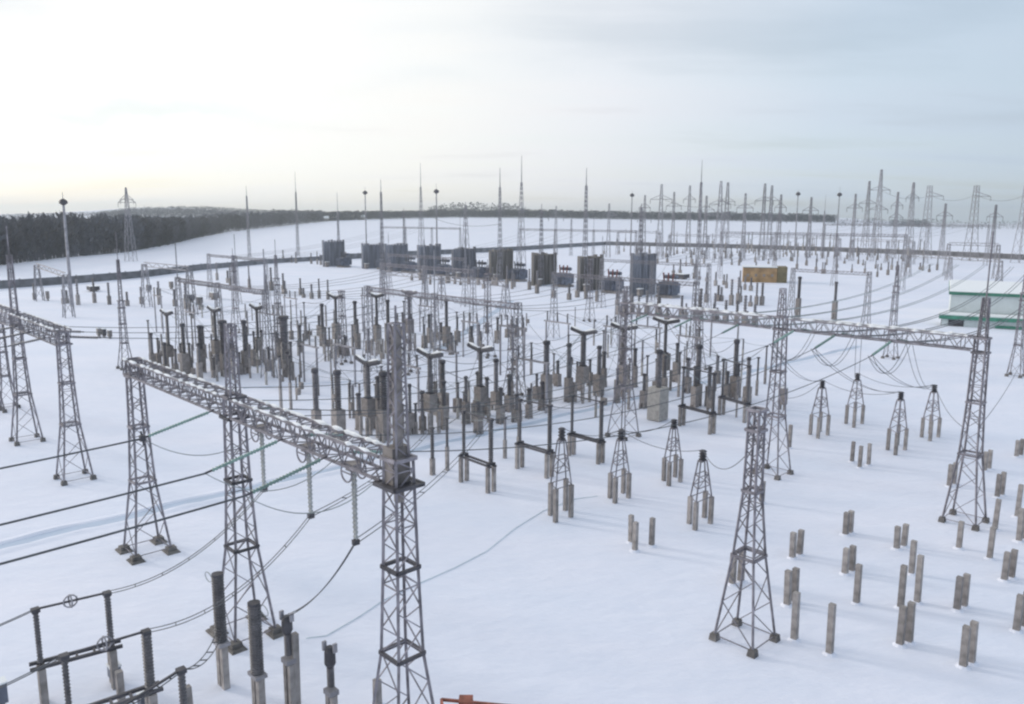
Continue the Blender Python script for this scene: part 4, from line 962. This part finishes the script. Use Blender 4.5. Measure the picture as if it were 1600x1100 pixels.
ROWS = [(row_gantry(*a), a[2]) for a in RW]
def span(i, j, lb):
    (ga, ha), (gb, hb) = ROWS[i], ROWS[j]
    for a0, a1, b0, b1 in zip(ga, ga[1:], gb, gb[1:]):
        for t in (0.25, 0.5, 0.75): wire(a0.lerp(a1, t) + V((0, 0, ha - 0.8)), b0.lerp(b1, t) + V((0, 0, hb - 0.8)), 1.6, 0.03, WIRE, 0, lb, 'long conductors over the far half of the yard', 14)
span(0, 2, 'long conductor between the slender left gantries'); span(1, 3, 'long conductor between the slender centre gantries'); span(3, 6, 'long conductor rising from the yard centre to the fire walls')
span(2, 4, 'long conductor from the left yard to the fire walls'); span(4, 9, 'long conductor climbing over the fire walls'); span(6, 10, 'long conductor climbing over the last fire walls'); span(10, 12, 'long conductor leaving the yard over the right perimeter wall'); span(11, 13, 'long conductor running out beyond the ochre hut'); span(5, 8, 'long conductor along the left perimeter wall')
random.seed(21)
FG = 'tiny equipment columns of the far yard'
def tiny(px, pb, ht, lb, wd=1.0, m=None):
    c = at(px, pb); k = ht
    r = thing('equipment_column', lb, 'equipment', c, FG)
    MB().box(c, 0.7 * wd, 0.7 * wd, k * 0.4).build('pedestal', BOX if random.random() < 0.6 else CONC, r)
    MB().ribbed(c + V((0, 0, k * 0.4)), c + V((0, 0, k)), 0.17 * wd, 0.3 * wd, 6, 7).build('insulator', m or (PORC if random.random() < 0.4 else PORCG), r)
for row, (x0, y0, x1, y1, n) in enumerate(((950, 396, 1160, 404, 18), (1150, 406, 1480, 424, 28), (1010, 410, 1190, 420, 13), (1180, 396, 1440, 408, 22), (1240, 424, 1420, 434, 9), (1060, 432, 1180, 456, 12), (1100, 470, 1210, 480, 9), (440, 410, 520, 418, 6), (640, 440, 830, 452, 20), (70, 470, 340, 484, 12), (340, 440, 520, 472, 16), (960, 492, 1200, 506, 22), (1000, 392, 1300, 400, 26), (850, 462, 1000, 476, 8), (960, 384, 1320, 390, 26), (1150, 392, 1470, 400, 20))):
    for i in range(n):
        t = (i + random.uniform(-.8, .8)) / n
        tiny(x0 + (x1 - x0) * t, y0 + (y1 - y0) * t + random.uniform(-4, 4), random.uniform(2.4, 6.6) * (1.9 if row > 13 else 1), f'tiny equipment column among its like in the {("far strip right of centre", "strip behind the ochre hut", "strip beside the ninth fire wall", "strip along the far right wall", "strip right of the ochre hut", "group left of the ochre hut", "group under the right beam", "group left of the first fire wall", "strip in front of the middle fire walls", "scatter below the left wall", "scatter left of the first fire wall", "dense strip under the right beam end", "strip behind the far right wall", "scatter below the last fire walls", "tall strip beyond the far right wall", "tall strip just beyond the far right wall")[row]}', random.uniform(0.8, 1.3))
for k, (px, pb, pt, w, lb) in enumerate(((146, 455, 447, 3.4, 'low dark flat cabinet beyond the left edge gantry'), (155, 526, 513, 0.8, 'left one of the three small dark boxes left of the slim spired tower'), (163, 527, 514, 0.8, 'middle one of the three small dark boxes left of the slim spired tower'),
                                    (172, 529, 516, 0.8, 'right one of the three small dark boxes left of the slim spired tower'), (233, 456, 445, 1.4, 'small dark cabinet on the snow below the left wall'), (268, 452, 440, 1.2, 'narrow dark cabinet below the left wall end'),
                                    (296, 472, 460, 2.4, 'grey cabinet left of the slim tower'), (335, 468, 457, 2.4, 'grey cabinet right of its twin, near the slim tower'), (1063, 436, 428, 5.0, 'dark low shed right of the ninth fire wall'), (1222, 640, 606, 0.8, 'brown grey cabinet fixed beside the middle right gantry tower'),
                                    (312, 476, 464, 1.5, 'pale cabinet between two grey ones on the left'), (75, 470, 455, 0.9, 'narrow cabinet in front of the left perimeter wall'))):
    c = at(px, pb); h = zof(c, pt); r = thing('field_cabinet', lb, 'cabinet', c, 'cabinets standing in the yard')
    MB().box(c + V((0, 0, h * 0.25)), w, w * 0.7, h * 0.75).build('body', BOX if k % 2 else DARK, r)
    for s in (-1, 1): MB().box(c + U * (w * 0.3 * s), w * 0.2, w * 0.4, h * 0.25).build('leg', CONC, r)
    MB().box(c + V((0, 0, h)), w * 1.05, w * 0.75, 0.1).build('snow_cap', SNOWCAP, r)

# ------------------------------------------------------------------ woods
def wood(name, rows, label, m, nper, twigs, seed, hvar=0.25, crown_w=3.5, tw=0.5, fat=1.0):
    """bare winter trees: trunk, then a crown of many thin twig sprays"""
    rnd = random.Random(seed); mb = MB()
    for (pts, depth) in rows:
        g = [(land(px, pb), pb, pt) for px, pb, pt in pts]
        for (a, ab, at_), (b, bb, bt) in zip(g, g[1:]):
            n = max(2, int((b - a).length / nper))
            for i in range(n):
                t = (i + rnd.random()) / n; p = a.lerp(b, t); dd = rnd.random() ** 1.3 * depth; q = V((p.x, p.y, 0)); q += q.normalized() * dd
                q.z = terrain(q.x, q.y) - 0.3
                hh = (zof(a, at_) - a.z) * (1 - t) + (zof(b, bt) - b.z) * t; hh *= rnd.uniform(1 - hvar, 1.04)
                mb.tube([q, q + V((0, 0, hh * 0.7))], [tw * 0.5, tw * 0.2], 4, False)
                cw = crown_w * rnd.uniform(0.7, 1.3)
                for k in range(twigs):
                    z = hh * (0.12 + 0.88 * rnd.random() ** 0.8); rr = cw * math.sqrt(max(0.05, 1 - ((z / hh - 0.55) / 0.5) ** 2)) * rnd.random()
                    an = rnd.uniform(0, 6.28); o = q + V((rr * math.cos(an), rr * math.sin(an), z)); l = hh * rnd.uniform(0.05, 0.13); w = l * rnd.uniform(0.12, 0.4) * fat
                    dr = V((math.cos(an) * rnd.uniform(0.1, 0.7), math.sin(an) * rnd.uniform(0.1, 0.7), rnd.uniform(0.4, 1))).normalized() * l
                    sx = V((rnd.uniform(-1, 1), rnd.uniform(-0.5, 0.5), rnd.uniform(-0.3, 0.3))) * w
                    mb.quad(o - sx, o + sx, o + sx * 0.3 + dr, o - sx * 0.3 + dr)
    return put(mb.build(name, m), label, 'wood', None, 'stuff')
wood('winter_wood', [([(-90, 428, 352), (-20, 418, 348), (20, 412, 340), (100, 403, 336), (200, 394, 338), (260, 384, 340), (305, 372, 342)], 130), ([(-90, 428, 352), (20, 412, 343), (100, 403, 338), (200, 394, 340), (305, 372, 342)], 18), ([(-90, 428, 385), (20, 412, 375), (100, 403, 370), (200, 394, 366), (305, 372, 355)], 8)], 'dark bare wood standing behind the left perimeter wall', TWIG, 1.0, 60, 3, 0.18, 3.5, 0.4, 1.25)
wood('winter_wood', [([(296, 374, 341), (350, 364, 337), (400, 358, 334), (450, 352, 331), (505, 347, 331)], 160), ([(296, 374, 342), (350, 364, 338), (400, 358, 335), (505, 347, 333)], 30)], 'thinner end of the bare wood reaching towards the first fire wall', TWIG, 1.7, 44, 4, 0.2, 5, 0.5, 1.6)
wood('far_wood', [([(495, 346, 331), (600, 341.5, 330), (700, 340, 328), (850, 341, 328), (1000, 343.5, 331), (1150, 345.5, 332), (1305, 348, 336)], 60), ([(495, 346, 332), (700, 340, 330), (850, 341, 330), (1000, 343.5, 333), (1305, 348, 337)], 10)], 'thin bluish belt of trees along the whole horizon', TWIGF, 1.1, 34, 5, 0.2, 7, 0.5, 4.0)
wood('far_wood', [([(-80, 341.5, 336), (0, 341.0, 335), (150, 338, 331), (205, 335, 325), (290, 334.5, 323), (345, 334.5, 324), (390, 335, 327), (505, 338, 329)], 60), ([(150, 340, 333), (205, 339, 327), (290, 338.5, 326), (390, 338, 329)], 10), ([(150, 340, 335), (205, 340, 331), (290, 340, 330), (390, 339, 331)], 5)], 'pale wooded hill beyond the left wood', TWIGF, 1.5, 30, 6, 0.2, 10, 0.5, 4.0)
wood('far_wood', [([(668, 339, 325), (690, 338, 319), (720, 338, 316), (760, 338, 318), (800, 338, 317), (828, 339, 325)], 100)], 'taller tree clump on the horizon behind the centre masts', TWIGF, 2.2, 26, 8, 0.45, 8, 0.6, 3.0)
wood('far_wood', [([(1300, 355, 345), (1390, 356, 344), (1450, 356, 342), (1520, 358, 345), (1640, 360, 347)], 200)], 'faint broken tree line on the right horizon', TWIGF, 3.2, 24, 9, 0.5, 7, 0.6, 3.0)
# far snowy village roofs on the horizon left of centre
for k, (px, pb) in enumerate(((508, 345), (520, 344), (535, 343), (548, 343), (565, 343))):
    c = land(px, pb); c = V((c.x * 0.985, c.y * 0.985, 0)); c.z = terrain(c.x, c.y) - 0.3; r = thing('far_house', f'tiny snow roofed house at the wood edge, {ordn[k]} of five from the left', 'house', c, 'far snow roofed houses')
    ax = (V((1, 0, 0)), V((0, 1, 0))); MB().box(c, 11, 8, 4.5, ax).build('wall', BOX, r)
    m = MB(); z = c + V((0, 0, 4.5)); p = [z + V((sx * 6, sy * 4.6, 0)) for sx, sy in ((-1, -1), (1, -1), (1, 1), (-1, 1))]; q = [z + V((-6, 0, 4)), z + V((6, 0, 4))]
    m.quad(p[0], p[1], q[1], q[0]); m.quad(p[2], p[3], q[0], q[1]); m.build('roof', SNOWCAP, r)

# ------------------------------------------------------------------ haze in the air
hz = bpy.data.materials.new('haze_air'); hz.use_nodes = True; t = hz.node_tree; t.nodes.clear()
pv = t.nodes.new('ShaderNodeVolumePrincipled'); pv.inputs['Color'].default_value = (0.90, 0.96, 1.0, 1); pv.inputs['Density'].default_value = 0.00021; pv.inputs['Anisotropy'].default_value = 0.35
mo = t.nodes.new('ShaderNodeOutputMaterial'); t.links.new(pv.outputs[0], mo.inputs['Volume'])
m = MB(); m.box((0, 0, -1.5), 11000, 11000, 92, (V((1, 0, 0)), V((0, 1, 0))))
put(m.build('haze', hz), 'thin winter haze over the whole yard', None, None, 'stuff')
